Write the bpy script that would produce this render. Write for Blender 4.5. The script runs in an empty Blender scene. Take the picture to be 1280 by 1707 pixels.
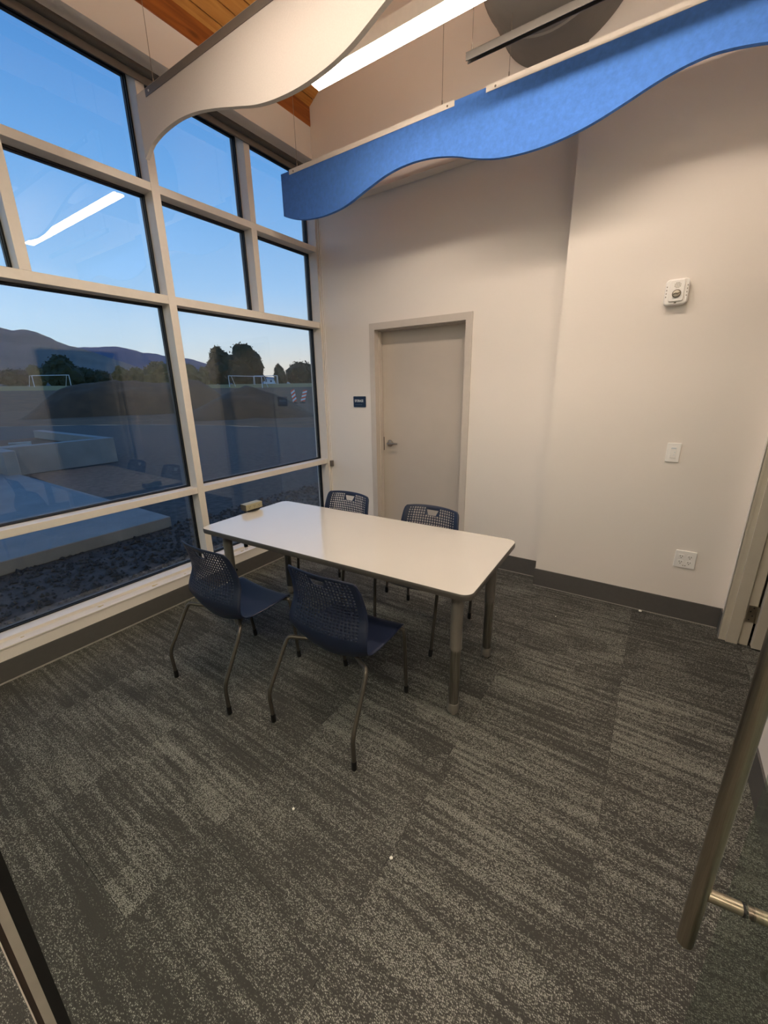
import bpy, bmesh, math, random
from mathutils import Vector, Matrix, noise
random.seed(7)
S = bpy.context.scene
COL = S.collection

# ------------------------------------------------------------------ camera
cam_d = bpy.data.cameras.new('camera')
cam_d.sensor_fit = 'HORIZONTAL'
cam_d.sensor_width = 36.0
cam_d.lens = 36.0 * 674.7 / 1280.0
cam_d.clip_start = 0.02
cam_d.clip_end = 12000
cam = bpy.data.objects.new('camera', cam_d)
COL.objects.link(cam)
R = ((0.83286421, 0.14859094, -0.53315846), (0.55324666, -0.25131524, 0.79420324), (-0.01597944, -0.95643159, -0.29151891))
cam.matrix_world = Matrix(((R[0][0], -R[0][1], -R[0][2], 0.0), (R[1][0], -R[1][1], -R[1][2], 0.0),
                           (R[2][0], -R[2][1], -R[2][2], 1.59), (0, 0, 0, 1)))
S.camera = cam

# ------------------------------------------------------------------ view, sky
S.view_settings.view_transform = 'Standard'
S.view_settings.look = 'None'
S.view_settings.gamma = 1.0
S.view_settings.use_curve_mapping = False
S.view_settings.exposure = 0.25
S.cycles.max_bounces = 10
S.cycles.diffuse_bounces = 5
S.cycles.glossy_bounces = 5
S.cycles.transparent_max_bounces = 24
S.cycles.caustics_reflective = False
S.cycles.caustics_refractive = False

def srgb(r, g, b):
    f = lambda c: (c / 255 / 12.92) if c <= 10 else ((c / 255 + 0.055) / 1.055) ** 2.4
    return (f(r), f(g), f(b), 1.0)

LAMP_COL = (1.0, 0.83, 0.67, 1.0)
LAMP_STRENGTH = 37.0
HALL_FILL_STRENGTH = 62.0
UP_STRENGTH = 26.0

world = bpy.data.worlds.new('dusk_sky')
S.world = world
world.use_nodes = True
wn, wl = world.node_tree.nodes, world.node_tree.links
wn.clear()
wo = wn.new('ShaderNodeOutputWorld')
wb = wn.new('ShaderNodeBackground')
tc = wn.new('ShaderNodeTexCoord')
sp = wn.new('ShaderNodeSeparateXYZ')
wl.new(tc.outputs['Generated'], sp.inputs[0])
def sky_ramp(stops):
    r = wn.new('ShaderNodeValToRGB')
    e = r.color_ramp.elements
    while len(e) < len(stops):
        e.new(0.5)
    for el, (p, c) in zip(e, stops):
        el.position = p
        el.color = srgb(*c)
    wl.new(sp.outputs['Z'], r.inputs[0])
    return r
cool = sky_ramp([(0.0, (196, 208, 214)), (0.06, (190, 212, 226)), (0.13, (176, 208, 236)), (0.22, (150, 194, 238)),
                 (0.37, (112, 168, 228)), (0.49, (88, 146, 212)), (0.75, (62, 112, 184)), (1.0, (48, 92, 160))])
warm = sky_ramp([(0.0, (226, 206, 186)), (0.05, (222, 212, 202)), (0.10, (200, 211, 220)), (0.20, (160, 197, 236)),
                 (0.37, (112, 168, 228)), (0.49, (88, 146, 212)), (0.75, (62, 112, 184)), (1.0, (48, 92, 160))])
dot = wn.new('ShaderNodeVectorMath'); dot.operation = 'DOT_PRODUCT'
dot.inputs[1].default_value = (-0.42, 0.91, 0.0)
wl.new(tc.outputs['Generated'], dot.inputs[0])
mr = wn.new('ShaderNodeMapRange'); mr.inputs[1].default_value = 0.66; mr.inputs[2].default_value = 0.98
wl.new(dot.outputs['Value'], mr.inputs[0])
mx = wn.new('ShaderNodeMix'); mx.data_type = 'RGBA'
wl.new(mr.outputs[0], mx.inputs['Factor']); wl.new(cool.outputs[0], mx.inputs['A']); wl.new(warm.outputs[0], mx.inputs['B'])
wl.new(mx.outputs['Result'], wb.inputs[0])
wb.inputs[1].default_value = 1.02
wl.new(wb.outputs[0], wo.inputs[0])

# ------------------------------------------------------------------ materials
def mat(name, col, rough=0.5, metal=0.0, coat=0.0, spec=0.5, noise_scale=0, noise_amt=0.0, bump=0.0, stretch=(1, 1, 1)):
    m = bpy.data.materials.new(name)
    m.use_nodes = True
    n, l = m.node_tree.nodes, m.node_tree.links
    b = n['Principled BSDF']
    c = srgb(*col)
    b.inputs['Base Color'].default_value = c
    b.inputs['Roughness'].default_value = rough
    b.inputs['Metallic'].default_value = metal
    b.inputs['Coat Weight'].default_value = coat
    b.inputs['Coat Roughness'].default_value = 0.03
    b.inputs['Specular IOR Level'].default_value = spec
    if noise_scale:
        t = n.new('ShaderNodeTexCoord'); mp = n.new('ShaderNodeMapping'); mp.inputs['Scale'].default_value = stretch
        nz = n.new('ShaderNodeTexNoise'); nz.inputs['Scale'].default_value = noise_scale; nz.inputs['Detail'].default_value = 4
        l.new(t.outputs['Object'], mp.inputs[0]); l.new(mp.outputs[0], nz.inputs['Vector'])
        if noise_amt:
            mm = n.new('ShaderNodeMix'); mm.data_type = 'RGBA'
            lo = tuple(x * (1 - noise_amt) for x in c[:3]) + (1,)
            hi = tuple(min(1, x * (1 + noise_amt)) for x in c[:3]) + (1,)
            mm.inputs['A'].default_value = lo; mm.inputs['B'].default_value = hi
            r = n.new('ShaderNodeMapRange'); r.inputs[1].default_value = 0.3; r.inputs[2].default_value = 0.7
            l.new(nz.outputs[0], r.inputs[0]); l.new(r.outputs[0], mm.inputs['Factor'])
            l.new(mm.outputs['Result'], b.inputs['Base Color'])
        if bump:
            bp = n.new('ShaderNodeBump'); bp.inputs['Strength'].default_value = bump; bp.inputs['Distance'].default_value = 0.01
            l.new(nz.outputs[0], bp.inputs['Height']); l.new(bp.outputs[0], b.inputs['Normal'])
    return m

def emit(name, col, strength):
    m = bpy.data.materials.new(name); m.use_nodes = True
    n, l = m.node_tree.nodes, m.node_tree.links
    n.clear()
    o = n.new('ShaderNodeOutputMaterial'); e = n.new('ShaderNodeEmission')
    e.inputs[0].default_value = col; e.inputs[1].default_value = strength
    l.new(e.outputs[0], o.inputs[0])
    return m

def glass_mat(name, tint, ior):
    m = bpy.data.materials.new(name); m.use_nodes = True
    n, l = m.node_tree.nodes, m.node_tree.links
    n.clear()
    o = n.new('ShaderNodeOutputMaterial'); x = n.new('ShaderNodeMixShader')
    t = n.new('ShaderNodeBsdfTransparent'); g = n.new('ShaderNodeBsdfGlossy'); f = n.new('ShaderNodeFresnel')
    geo = n.new('ShaderNodeNewGeometry')
    t.inputs[0].default_value = tint; g.inputs['Roughness'].default_value = 0.0
    g.inputs['Color'].default_value = (1, 1, 1, 1)
    # one reflection per sheet face, no total internal reflection inside the thin pane
    mi = n.new('ShaderNodeMix'); mi.data_type = 'FLOAT'
    mi.inputs['A'].default_value = ior; mi.inputs['B'].default_value = 1.0 / ior
    f.inputs[0].default_value = ior
    l.new(geo.outputs['Backfacing'], mi.inputs['Factor'])
    l.new(mi.outputs['Result'], f.inputs[0])
    l.new(f.outputs[0], x.inputs[0]); l.new(t.outputs[0], x.inputs[1]); l.new(g.outputs[0], x.inputs[2])
    l.new(x.outputs[0], o.inputs[0])
    return m

M = {}
M['wall'] = mat('wall_paint', (233, 226, 219), 0.6, noise_scale=90, bump=0.03)
M['shell'] = mat('hall_paint', (205, 200, 192), 0.8, noise_scale=3, noise_amt=0.05)
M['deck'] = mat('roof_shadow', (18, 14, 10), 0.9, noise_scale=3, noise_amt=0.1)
M['alu'] = mat('painted_aluminium', (224, 217, 208), 0.38, noise_scale=25, noise_amt=0.02)
M['sill'] = mat('painted_sill', (224, 216, 206), 0.42, noise_scale=6, noise_amt=0.07, stretch=(14, 1.2, 1))
M['gasket'] = mat('black_gasket', (14, 14, 15), 0.5, noise_scale=30, noise_amt=0.1)
M['shade'] = mat('shade_fabric', (66, 63, 60), 0.8, noise_scale=200, noise_amt=0.15)
M['shade_bar'] = mat('shade_bar', (104, 96, 88), 0.5, noise_scale=20, noise_amt=0.03)
M['base'] = mat('rubber_base', (86, 84, 82), 0.5, noise_scale=40, noise_amt=0.05)
M['joint'] = mat('base_sealant', (150, 146, 140), 0.6, noise_scale=40, noise_amt=0.1)
M['door'] = mat('door_paint', (192, 182, 172), 0.5, noise_scale=5, noise_amt=0.02)
M['frame'] = mat('door_frame_paint', (202, 193, 184), 0.45, noise_scale=20, noise_amt=0.02)
M['frame2'] = mat('side_door_paint', (196, 188, 172), 0.4, noise_scale=20, noise_amt=0.02)
M['nickel'] = mat('satin_nickel', (175, 165, 152), 0.3, 1.0, noise_scale=60, noise_amt=0.05)
M['steel'] = mat('brushed_steel', (168, 158, 142), 0.3, 1.0, noise_scale=30, noise_amt=0.12, stretch=(30, 30, 0.4))
M['steelx'] = mat('polished_steel', (190, 178, 158), 0.3, 1.0, noise_scale=60, noise_amt=0.05)
M['rubber'] = mat('black_rubber', (16, 16, 17), 0.6, noise_scale=50, noise_amt=0.1)
M['baffle'] = mat('white_felt', (210, 203, 197), 0.9, noise_scale=160, noise_amt=0.03, bump=0.05)
M['rail_grey'] = mat('grey_rail', (112, 106, 100), 0.45, noise_scale=30, noise_amt=0.04)
M['rail_white'] = mat('white_rail', (226, 220, 210), 0.4, noise_scale=30, noise_amt=0.03)
M['cable'] = mat('steel_cable', (150, 142, 132), 0.4, 0.6, noise_scale=80, noise_amt=0.1)
M['duct'] = mat('duct_wrap', (118, 114, 110), 0.65, noise_scale=5, noise_amt=0.08, bump=0.4)
M['white'] = mat('white_plastic', (243, 241, 238), 0.35, noise_scale=40, noise_amt=0.01)
M['dark'] = mat('dark_slot', (46, 42, 38), 0.6, noise_scale=40, noise_amt=0.05)
M['lens'] = mat('sensor_lens', (205, 198, 182), 0.25, noise_scale=60, noise_amt=0.1)
M['ring'] = mat('sensor_ring', (120, 112, 98), 0.4, noise_scale=60, noise_amt=0.1)
M['sign'] = mat('navy_sign', (16, 38, 66), 0.35, noise_scale=60, noise_amt=0.05)
M['print'] = mat('white_lettering', (210, 218, 224), 0.5, noise_scale=60, noise_amt=0.02)
M['top'] = mat('whiteboard_laminate', (204, 200, 192), 0.12, coat=0.5, noise_scale=3, noise_amt=0.01)
M['edge'] = mat('table_edge_band', (74, 71, 67), 0.45, noise_scale=60, noise_amt=0.05)
M['leg'] = mat('table_leg_paint', (108, 104, 97), 0.4, noise_scale=60, noise_amt=0.04)
M['chrome'] = mat('table_leg_steel', (128, 124, 115), 0.28, 0.85, noise_scale=12, noise_amt=0.35, stretch=(18, 18, 0.6))
M['shellp'] = mat('navy_plastic', (18, 29, 54), 0.48, noise_scale=400, noise_amt=0.06, bump=0.05)
M['cleg'] = mat('chair_leg_paint', (82, 78, 72), 0.35, 0.5, noise_scale=60, noise_amt=0.05)
M['box'] = mat('power_box_plastic', (152, 146, 118), 0.4, noise_scale=60, noise_amt=0.03)
M['boxd'] = mat('power_box_end', (74, 70, 58), 0.4, noise_scale=60, noise_amt=0.03)
M['chip'] = mat('straw_chip', (196, 176, 120), 0.8, noise_scale=60, noise_amt=0.1)
M['crumb'] = mat('white_crumb', (235, 235, 225), 0.8, noise_scale=60, noise_amt=0.05)
M['lamp'] = emit('lamp_diffuser', LAMP_COL, LAMP_STRENGTH)
M['uplamp'] = emit('lamp_uplight', LAMP_COL, UP_STRENGTH)
M['hallfill'] = emit('hall_fill_diffuser', LAMP_COL, HALL_FILL_STRENGTH)  # glow of the added fill light in the hall
M['glass'] = glass_mat('window_glass', (0.93, 0.96, 0.97, 1), 1.55)
M['glassd'] = glass_mat('door_glass', (0.83, 0.89, 0.85, 1), 1.5)
M['glasse'] = mat('glass_edge', (96, 112, 102), 0.2, noise_scale=40, noise_amt=0.1)

def blue_felt():
    m = mat('blue_felt', (70, 122, 205), 0.95, noise_scale=45, noise_amt=0.10, bump=0.08)
    return m
M['blue'] = blue_felt()

def wood_mat(name, c0, c1):
    m = bpy.data.materials.new(name); m.use_nodes = True
    n, l = m.node_tree.nodes, m.node_tree.links
    b = n['Principled BSDF']; b.inputs['Roughness'].default_value = 0.5
    t = n.new('ShaderNodeTexCoord'); oi = n.new('ShaderNodeObjectInfo')
    ad = n.new('ShaderNodeVectorMath'); ad.operation = 'ADD'
    sc = n.new('ShaderNodeVectorMath'); sc.operation = 'SCALE'; sc.inputs[0].default_value = (13, 29, 7)
    l.new(oi.outputs['Random'], sc.inputs['Scale']); l.new(t.outputs['Object'], ad.inputs[0]); l.new(sc.outputs[0], ad.inputs[1])
    mp = n.new('ShaderNodeMapping'); mp.inputs['Scale'].default_value = (16, 1.0, 16)
    l.new(ad.outputs[0], mp.inputs[0])
    nz = n.new('ShaderNodeTexNoise'); nz.inputs['Scale'].default_value = 1.6; nz.inputs['Detail'].default_value = 5; nz.inputs['Distortion'].default_value = 0.8
    l.new(mp.outputs[0], nz.inputs['Vector'])
    cr = n.new('ShaderNodeValToRGB')
    cr.color_ramp.elements[0].position = 0.32; cr.color_ramp.elements[0].color = srgb(*c0)
    cr.color_ramp.elements[1].position = 0.7; cr.color_ramp.elements[1].color = srgb(*c1)
    l.new(nz.outputs[0], cr.inputs[0])
    vo = n.new('ShaderNodeTexVoronoi'); vo.inputs['Scale'].default_value = 3.2
    mp2 = n.new('ShaderNodeMapping'); mp2.inputs['Scale'].default_value = (2.4, 0.8, 2.4); l.new(ad.outputs[0], mp2.inputs[0]); l.new(mp2.outputs[0], vo.inputs['Vector'])
    kr = n.new('ShaderNodeMapRange'); kr.inputs[1].default_value = 0.05; kr.inputs[2].default_value = 0.16; kr.inputs[3].default_value = 0.55; kr.inputs[4].default_value = 1.0
    l.new(vo.outputs['Distance'], kr.inputs[0])
    mu = n.new('ShaderNodeVectorMath'); mu.operation = 'SCALE'
    l.new(cr.outputs[0], mu.inputs[0]); l.new(kr.outputs[0], mu.inputs['Scale'])
    l.new(mu.outputs[0], b.inputs['Base Color'])
    return m
M['wood'] = wood_mat('pine_plank', (178, 112, 44), (214, 156, 78))
M['beam'] = wood_mat('glued_beam', (138, 76, 30), (178, 104, 44))

def carpet_mat():
    m = bpy.data.materials.new('carpet'); m.use_nodes = True
    n, l = m.node_tree.nodes, m.node_tree.links
    b = n['Principled BSDF']; b.inputs['Roughness'].default_value = 0.95; b.inputs['Specular IOR Level'].default_value = 0.1
    t = n.new('ShaderNodeTexCoord'); oi = n.new('ShaderNodeObjectInfo')
    sc = n.new('ShaderNodeVectorMath'); sc.operation = 'SCALE'; sc.inputs[0].default_value = (37, 91, 11)
    l.new(oi.outputs['Random'], sc.inputs['Scale'])
    ad = n.new('ShaderNodeVectorMath'); ad.operation = 'ADD'
    l.new(t.outputs['Object'], ad.inputs[0]); l.new(sc.outputs[0], ad.inputs[1])
    def mapped(s):
        mp = n.new('ShaderNodeMapping'); mp.inputs['Scale'].default_value = s
        l.new(ad.outputs[0], mp.inputs[0]); return mp.outputs[0]
    st = n.new('ShaderNodeTexNoise'); st.inputs['Scale'].default_value = 1.0; st.inputs['Detail'].default_value = 3.0
    l.new(mapped((2.6, 48, 1)), st.inputs['Vector'])
    st2 = n.new('ShaderNodeTexNoise'); st2.inputs['Scale'].default_value = 1.0; st2.inputs['Detail'].default_value = 2.0
    l.new(mapped((3.0, 9, 1)), st2.inputs['Vector'])
    vo = n.new('ShaderNodeTexVoronoi'); vo.distance = 'CHEBYCHEV'; vo.inputs['Scale'].default_value = 1.0
    l.new(mapped((3.4, 5.5, 1)), vo.inputs['Vector'])
    sx = n.new('ShaderNodeSeparateXYZ'); l.new(vo.outputs['Color'], sx.inputs[0])
    def math(op, a, bb):
        k = n.new('ShaderNodeMath'); k.operation = op
        for i, v in enumerate((a, bb)):
            if isinstance(v, (int, float)): k.inputs[i].default_value = v
            else: l.new(v, k.inputs[i])
        return k.outputs[0]
    dens = math('ADD', math('MULTIPLY', math('SUBTRACT', st.outputs[0], 0.5), 2.3), math('MULTIPLY', math('SUBTRACT', st2.outputs[0], 0.5), 1.0))
    dens = math('ADD', dens, math('MULTIPLY', math('SUBTRACT', sx.outputs[0], 0.5), 0.34))
    dens = math('ADD', dens, math('MULTIPLY', math('SUBTRACT', oi.outputs['Random'], 0.5), 0.12))
    dens = math('ADD', dens, 0.40)
    pv = n.new('ShaderNodeTexVoronoi'); pv.inputs['Scale'].default_value = 1.0; pv.inputs['Randomness'].default_value = 0.7
    l.new(mapped((200, 340, 1)), pv.inputs['Vector'])
    ps = n.new('ShaderNodeSeparateXYZ'); l.new(pv.outputs['Color'], ps.inputs[0])
    hit = n.new('ShaderNodeMapRange'); hit.inputs[1].default_value = -0.30; hit.inputs[2].default_value = 0.30
    l.new(math('SUBTRACT', dens, ps.outputs[0]), hit.inputs[0])
    edge = n.new('ShaderNodeMapRange'); edge.inputs[1].default_value = 0.30; edge.inputs[2].default_value = 0.62; edge.inputs[3].default_value = 1.0; edge.inputs[4].default_value = 0.0
    l.new(pv.outputs['Distance'], edge.inputs[0])
    fac = math('MULTIPLY', hit.outputs[0], edge.outputs[0])
    lc = n.new('ShaderNodeMix'); lc.data_type = 'RGBA'
    lc.inputs['A'].default_value = srgb(140, 143, 132); lc.inputs['B'].default_value = srgb(162, 162, 156)
    l.new(ps.outputs[1], lc.inputs['Factor'])
    mm = n.new('ShaderNodeMix'); mm.data_type = 'RGBA'
    mm.inputs['A'].default_value = srgb(65, 65, 62)
    l.new(lc.outputs['Result'], mm.inputs['B']); l.new(fac, mm.inputs['Factor'])
    l.new(mm.outputs['Result'], b.inputs['Base Color'])
    bp = n.new('ShaderNodeBump'); bp.inputs['Strength'].default_value = 0.35; bp.inputs['Distance'].default_value = 0.003
    l.new(edge.outputs[0], bp.inputs['Height']); l.new(bp.outputs[0], b.inputs['Normal'])
    return m
M['carpet'] = carpet_mat()
M['seam'] = mat('carpet_backing', (30, 29, 27), 0.95, noise_scale=40, noise_amt=0.1)
# outdoors
M['gravel'] = mat('gravel', (72, 64, 56), 0.9, noise_scale=9, noise_amt=0.45, bump=0.8)
M['stone'] = mat('gravel_stone', (54, 50, 46), 0.85, noise_scale=14, noise_amt=0.5)
M['dirt'] = mat('bare_dirt', (108, 72, 40), 0.95, noise_scale=0.6, noise_amt=0.25, bump=0.6)
M['mound'] = mat('mound_dirt', (88, 62, 38), 0.95, noise_scale=1.2, noise_amt=0.25, bump=0.8)
M['grass'] = mat('playing_field', (156, 130, 68), 0.95, noise_scale=0.08, noise_amt=0.15)
M['concrete'] = mat('concrete', (140, 134, 126), 0.75, noise_scale=2.2, noise_amt=0.12, bump=0.1)
M['bush'] = mat('tree_leaves', (52, 56, 34), 0.9, noise_scale=0.6, noise_amt=0.3)
M['bush2'] = mat('olive_leaves', (92, 84, 46), 0.9, noise_scale=0.6, noise_amt=0.3)
M['trunk'] = mat('tree_bark', (60, 50, 42), 0.95, noise_scale=4, noise_amt=0.2)
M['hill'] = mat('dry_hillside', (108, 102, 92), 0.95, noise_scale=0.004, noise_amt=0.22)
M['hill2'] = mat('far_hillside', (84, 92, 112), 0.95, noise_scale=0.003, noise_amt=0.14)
M['goal'] = mat('goal_paint', (225, 228, 230), 0.5, noise_scale=4, noise_amt=0.03)
M['bwhite'] = mat('white_siding', (205, 212, 220), 0.7, noise_scale=1, noise_amt=0.05)
M['broof'] = mat('pale_roof', (150, 152, 156), 0.7, noise_scale=1, noise_amt=0.05)
M['bwin'] = mat('dark_window', (60, 66, 78), 0.3, noise_scale=1, noise_amt=0.05)
M['orange'] = mat('orange_sheeting', (240, 84, 30), 0.5, noise_scale=8, noise_amt=0.04)
M['board'] = mat('weathered_board', (170, 164, 152), 0.8, noise_scale=4, noise_amt=0.15)

# ------------------------------------------------------------------ mesh helpers
class MB:
    def __init__(s): s.v = []; s.f = []; s.mi = []
    def add(s, vs, fs, mi=0):
        k = len(s.v); s.v += [tuple(p) for p in vs]; s.f += [tuple(i + k for i in f) for f in fs]; s.mi += [mi] * len(fs)
        return s
    def box(s, x0, x1, y0, y1, z0, z1, mi=0):
        return s.add([(x0, y0, z0), (x1, y0, z0), (x1, y1, z0), (x0, y1, z0), (x0, y0, z1), (x1, y0, z1), (x1, y1, z1), (x0, y1, z1)],
                     [(0, 3, 2, 1), (4, 5, 6, 7), (0, 1, 5, 4), (1, 2, 6, 5), (2, 3, 7, 6), (3, 0, 4, 7)], mi)
    def cbox(s, x0, x1, y0, y1, z0, z1, c, ax, mi=0):
        """box whose four edges along axis ax are chamfered/rounded by c"""
        lim = [(x0, x1), (y0, y1), (z0, z1)]
        o = [i for i in range(3) if i != ax]
        pts = []
        for (cu, cv, a0) in ((1, 1, 0), (0, 1, 90), (0, 0, 180), (1, 0, 270)):
            u = lim[o[0]][cu] + (-c if cu else c); v = lim[o[1]][cv] + (-c if cv else c)
            for k in range(5):
                a = math.radians(a0 + 90 * k / 4); pts.append((u + c * math.cos(a), v + c * math.sin(a)))
        n = len(pts); vs = []
        for e in (0, 1):
            for (u, v) in pts:
                p = [0, 0, 0]; p[o[0]] = u; p[o[1]] = v; p[ax] = lim[ax][e]; vs.append(p)
        fs = [(i, (i + 1) % n, n + (i + 1) % n, n + i) for i in range(n)] + [tuple(range(n - 1, -1, -1)), tuple(range(n, 2 * n))]
        return s.add(vs, fs, mi)
    def tube(s, pts, r, seg=10, mi=0, fillet=0.0, caps=True):
        pts = [Vector(p) for p in pts]
        if fillet > 0 and len(pts) > 2:
            q = [pts[0]]
            for a, b, c in zip(pts, pts[1:], pts[2:]):
                d1 = (a - b); d2 = (c - b)
                f = min(fillet, d1.length * 0.48, d2.length * 0.48)
                p0 = b + d1.normalized() * f; p2 = b + d2.normalized() * f
                for k in range(5):
                    t = k / 4; q.append(p0 * (1 - t) ** 2 + b * 2 * t * (1 - t) + p2 * t * t)
            q.append(pts[-1]); pts = q
        rs = r if isinstance(r, (list, tuple)) else [r] * len(pts)
        vs = []; up = None
        for i, p in enumerate(pts):
            d = (pts[min(i + 1, len(pts) - 1)] - pts[max(i - 1, 0)]).normalized()
            if up is None:
                up = d.cross(Vector((0, 0, 1)) if abs(d.z) < 0.9 else Vector((1, 0, 0))).normalized()
            up = (up - d * up.dot(d)).normalized(); w = d.cross(up)
            for k in range(seg):
                a = 2 * math.pi * k / seg; vs.append(p + (up * math.cos(a) + w * math.sin(a)) * rs[i])
        fs = []
        for i in range(len(pts) - 1):
            for k in range(seg):
                fs.append((i * seg + k, i * seg + (k + 1) % seg, (i + 1) * seg + (k + 1) % seg, (i + 1) * seg + k))
        if caps:
            fs.append(tuple(range(seg - 1, -1, -1))); fs.append(tuple(range((len(pts) - 1) * seg, len(pts) * seg)))
        return s.add(vs, fs, mi)
    def lathe(s, prof, c=(0, 0, 0), ax='z', seg=20, mi=0):
        """prof: (radius, height) from bottom to top"""
        vs = []
        for (r, h) in prof:
            for k in range(seg):
                a = 2 * math.pi * k / seg; u, v = r * math.cos(a), r * math.sin(a)
                p = {'z': (u, v, h), 'y': (u, -h, v), 'x': (h, u, v)}[ax]
                vs.append((p[0] + c[0], p[1] + c[1], p[2] + c[2]))
        fs = [(i * seg + k, i * seg + (k + 1) % seg, (i + 1) * seg + (k + 1) % seg, (i + 1) * seg + k) for i in range(len(prof) - 1) for k in range(seg)]
        fs.append(tuple(range(seg - 1, -1, -1))); fs.append(tuple(range((len(prof) - 1) * seg, len(prof) * seg)))
        return s.add(vs, fs, mi)
    def build(s, name, mats, parent=None, smooth=False, bevel=0.0, world=True, fix=True):
        me = bpy.data.meshes.new(name)
        off = Vector((0, 0, 0))
        if parent is not None and world:
            p = parent
            while p is not None:
                off += p.location; p = p.parent
        me.from_pydata([tuple(Vector(v) - off) for v in s.v], [], s.f)
        mats = mats if isinstance(mats, (list, tuple)) else [mats]
        for m in mats: me.materials.append(m)
        if len(mats) > 1: me.polygons.foreach_set('material_index', s.mi)
        if fix:
            bm = bmesh.new(); bm.from_mesh(me); bmesh.ops.recalc_face_normals(bm, faces=bm.faces); bm.to_mesh(me); bm.free()
        if smooth:
            me.shade_smooth()
            me.set_sharp_from_angle(angle=math.radians(40))
        o = bpy.data.objects.new(name, me)
        COL.objects.link(o)
        if parent is not None: o.parent = parent
        if bevel:
            b = o.modifiers.new('bevel', 'BEVEL'); b.width = bevel; b.segments = 2; b.limit_method = 'ANGLE'
        return o

def empty(name, loc=(0, 0, 0), rz=0.0):
    o = bpy.data.objects.new(name, None); COL.objects.link(o)
    o.location = loc; o.rotation_euler = (0, 0, rz); o.empty_display_size = 0.1
    return o
def tag(o, label, cat, group=None, kind=None):
    o['label'] = label; o['category'] = cat
    if group: o['group'] = group
    if kind: o['kind'] = kind
    return o
def struct(o, label=None):
    o['kind'] = 'structure'
    if label: o['label'] = label
    return o
def dup_tree(o, parent=None):
    c = o.copy(); COL.objects.link(c)
    if parent is not None: c.parent = parent
    for ch in list(o.children): dup_tree(ch, c)
    return c

# ------------------------------------------------------------------ room dimensions
XW, XR = -2.925, 0.54          # inner faces of the window wall and the right wall
YB, YC, YU = 3.393, 3.238, 3.30  # back wall, its thicker right part, its thicker upper part
ZR = 6.5
FX0, FX1 = -3.16, -3.0         # window framing, outer and inner face
XG = -3.104                    # glass
DX0, DX1, DZ = -2.405, -1.378, 2.174

# floor with carpet tiles
fl = struct(MB().box(-3.17, 2.7, -3.3, 3.66, -0.18, -0.008).build('floor', M['seam']), 'grey streaked carpet tile floor')
T = 0.604
tile_me = None
cuts = {}
def tile_mesh(x0, x1, y0, y1):
    global tile_me
    w, d = round(x1 - x0, 4), round(y1 - y0, 4)
    if (w, d) in cuts: return cuts[(w, d)]
    g = 0.0006
    b = MB().box(g, w - g, g, d - g, -0.007, 0.0)
    o = b.build('carpet_tile', M['carpet'])
    me = o.data; bpy.data.objects.remove(o)
    cuts[(w, d)] = me
    return me
kx = -6
tiles = []
for kx in range(-5, 5):
    x0 = 0.036 + T * kx; x1 = x0 + T
    x0c, x1c = max(x0, XW + 0.004), min(x1, 2.6)
    if x1c - x0c < 0.02: continue
    oy = 0.302 if kx % 2 else 0.0
    for ky in range(-6, 7):
        y0 = ky * T + oy - 0.06; y1 = y0 + T
        y0c, y1c = max(y0, -3.2), min(y1, YB - 0.003)
        if y1c - y0c < 0.02: continue
        o = bpy.data.objects.new('carpet_tile', tile_mesh(x0c, x1c, y0c, y1c))
        o.location = (x0c, y0c, 0); o.parent = fl
        COL.objects.link(o)

# back wall with the door opening
b = MB()
b.box(-3.17, DX0 + 0.03, YB, 3.66, -0.1, ZR)
b.box(DX1 - 0.03, -0.673, YB, 3.66, -0.1, ZR)
b.box(DX0 + 0.03, DX1 - 0.03, YB, 3.66, DZ - 0.03, ZR)
b.box(DX0 + 0.03, DX1 - 0.03, 3.60, 3.66, -0.1, DZ - 0.03)
b.box(XW, -0.673, YU, YB + 0.01, 3.183, ZR)
struct(b.build('wall_back', M['wall']), 'cream back wall around the storage door')
struct(MB().box(-0.673, XR + 0.13, YC, 3.66, -0.1, ZR).build('wall_back_projection', M['wall']), 'cream projecting wall with sensor, switch and socket')
# right wall with door opening
D2A, D2B, D2Z = 2.155, 3.085, 2.13
b = MB()
b.box(XR, XR + 0.12, D2B + 0.02, YC, -0.1, ZR)
b.box(XR, XR + 0.12, 0.06, D2A - 0.02, -0.1, ZR)
b.box(XR, XR + 0.12, D2A - 0.02, D2B + 0.02, D2Z + 0.02, ZR)
struct(b.build('wall_right', M['wall']), 'cream right wall with an open door')
# window wall: low wall and wall above the window
b = MB()
b.box(-3.17, XW, -3.3, YB, -0.18, 0.203)
b.box(-3.17, XW, -3.3, YB, 3.553, 3.80)
b.box(-3.17, XW, -3.3, -1.29, 0.2, 3.56)
struct(b.build('wall_left', M['wall']), 'cream wall below and above the tall window')
# partition header above the glass front, and the hall behind the camera
struct(MB().box(XW, XR + 0.12, -0.05, 0.05, 2.95, ZR).build('wall_front', M['wall']))
b = MB()
b.box(-3.17, 2.72, -3.42, -3.3, -0.1, 3.5)
b.box(2.6, 2.72, -3.3, 3.66, -0.1, 3.5)
b.box(XR + 0.12, 2.6, 0.3, 0.4, -0.1, 3.5)
b.box(XR + 0.13, 2.6, 3.55, 3.66, -0.1, 3.5)
struct(b.build('wall_hall', M['shell']))
struct(MB().box(XR + 0.12, 2.72, -3.42, 3.66, 3.4, 3.5).box(-3.17, XR + 0.13, -3.42, -0.04, 3.4, 3.5).build('ceiling_hall', M['wall']))

struct(MB().box(-3.83, -3.17, -3.4, 3.66, 3.98, 4.12).build('added_eave', M['wall']), 'added unseen eave that shades the gravel below the tall window')  # overhang added out of view to keep skylight off the nearest gravel

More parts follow.
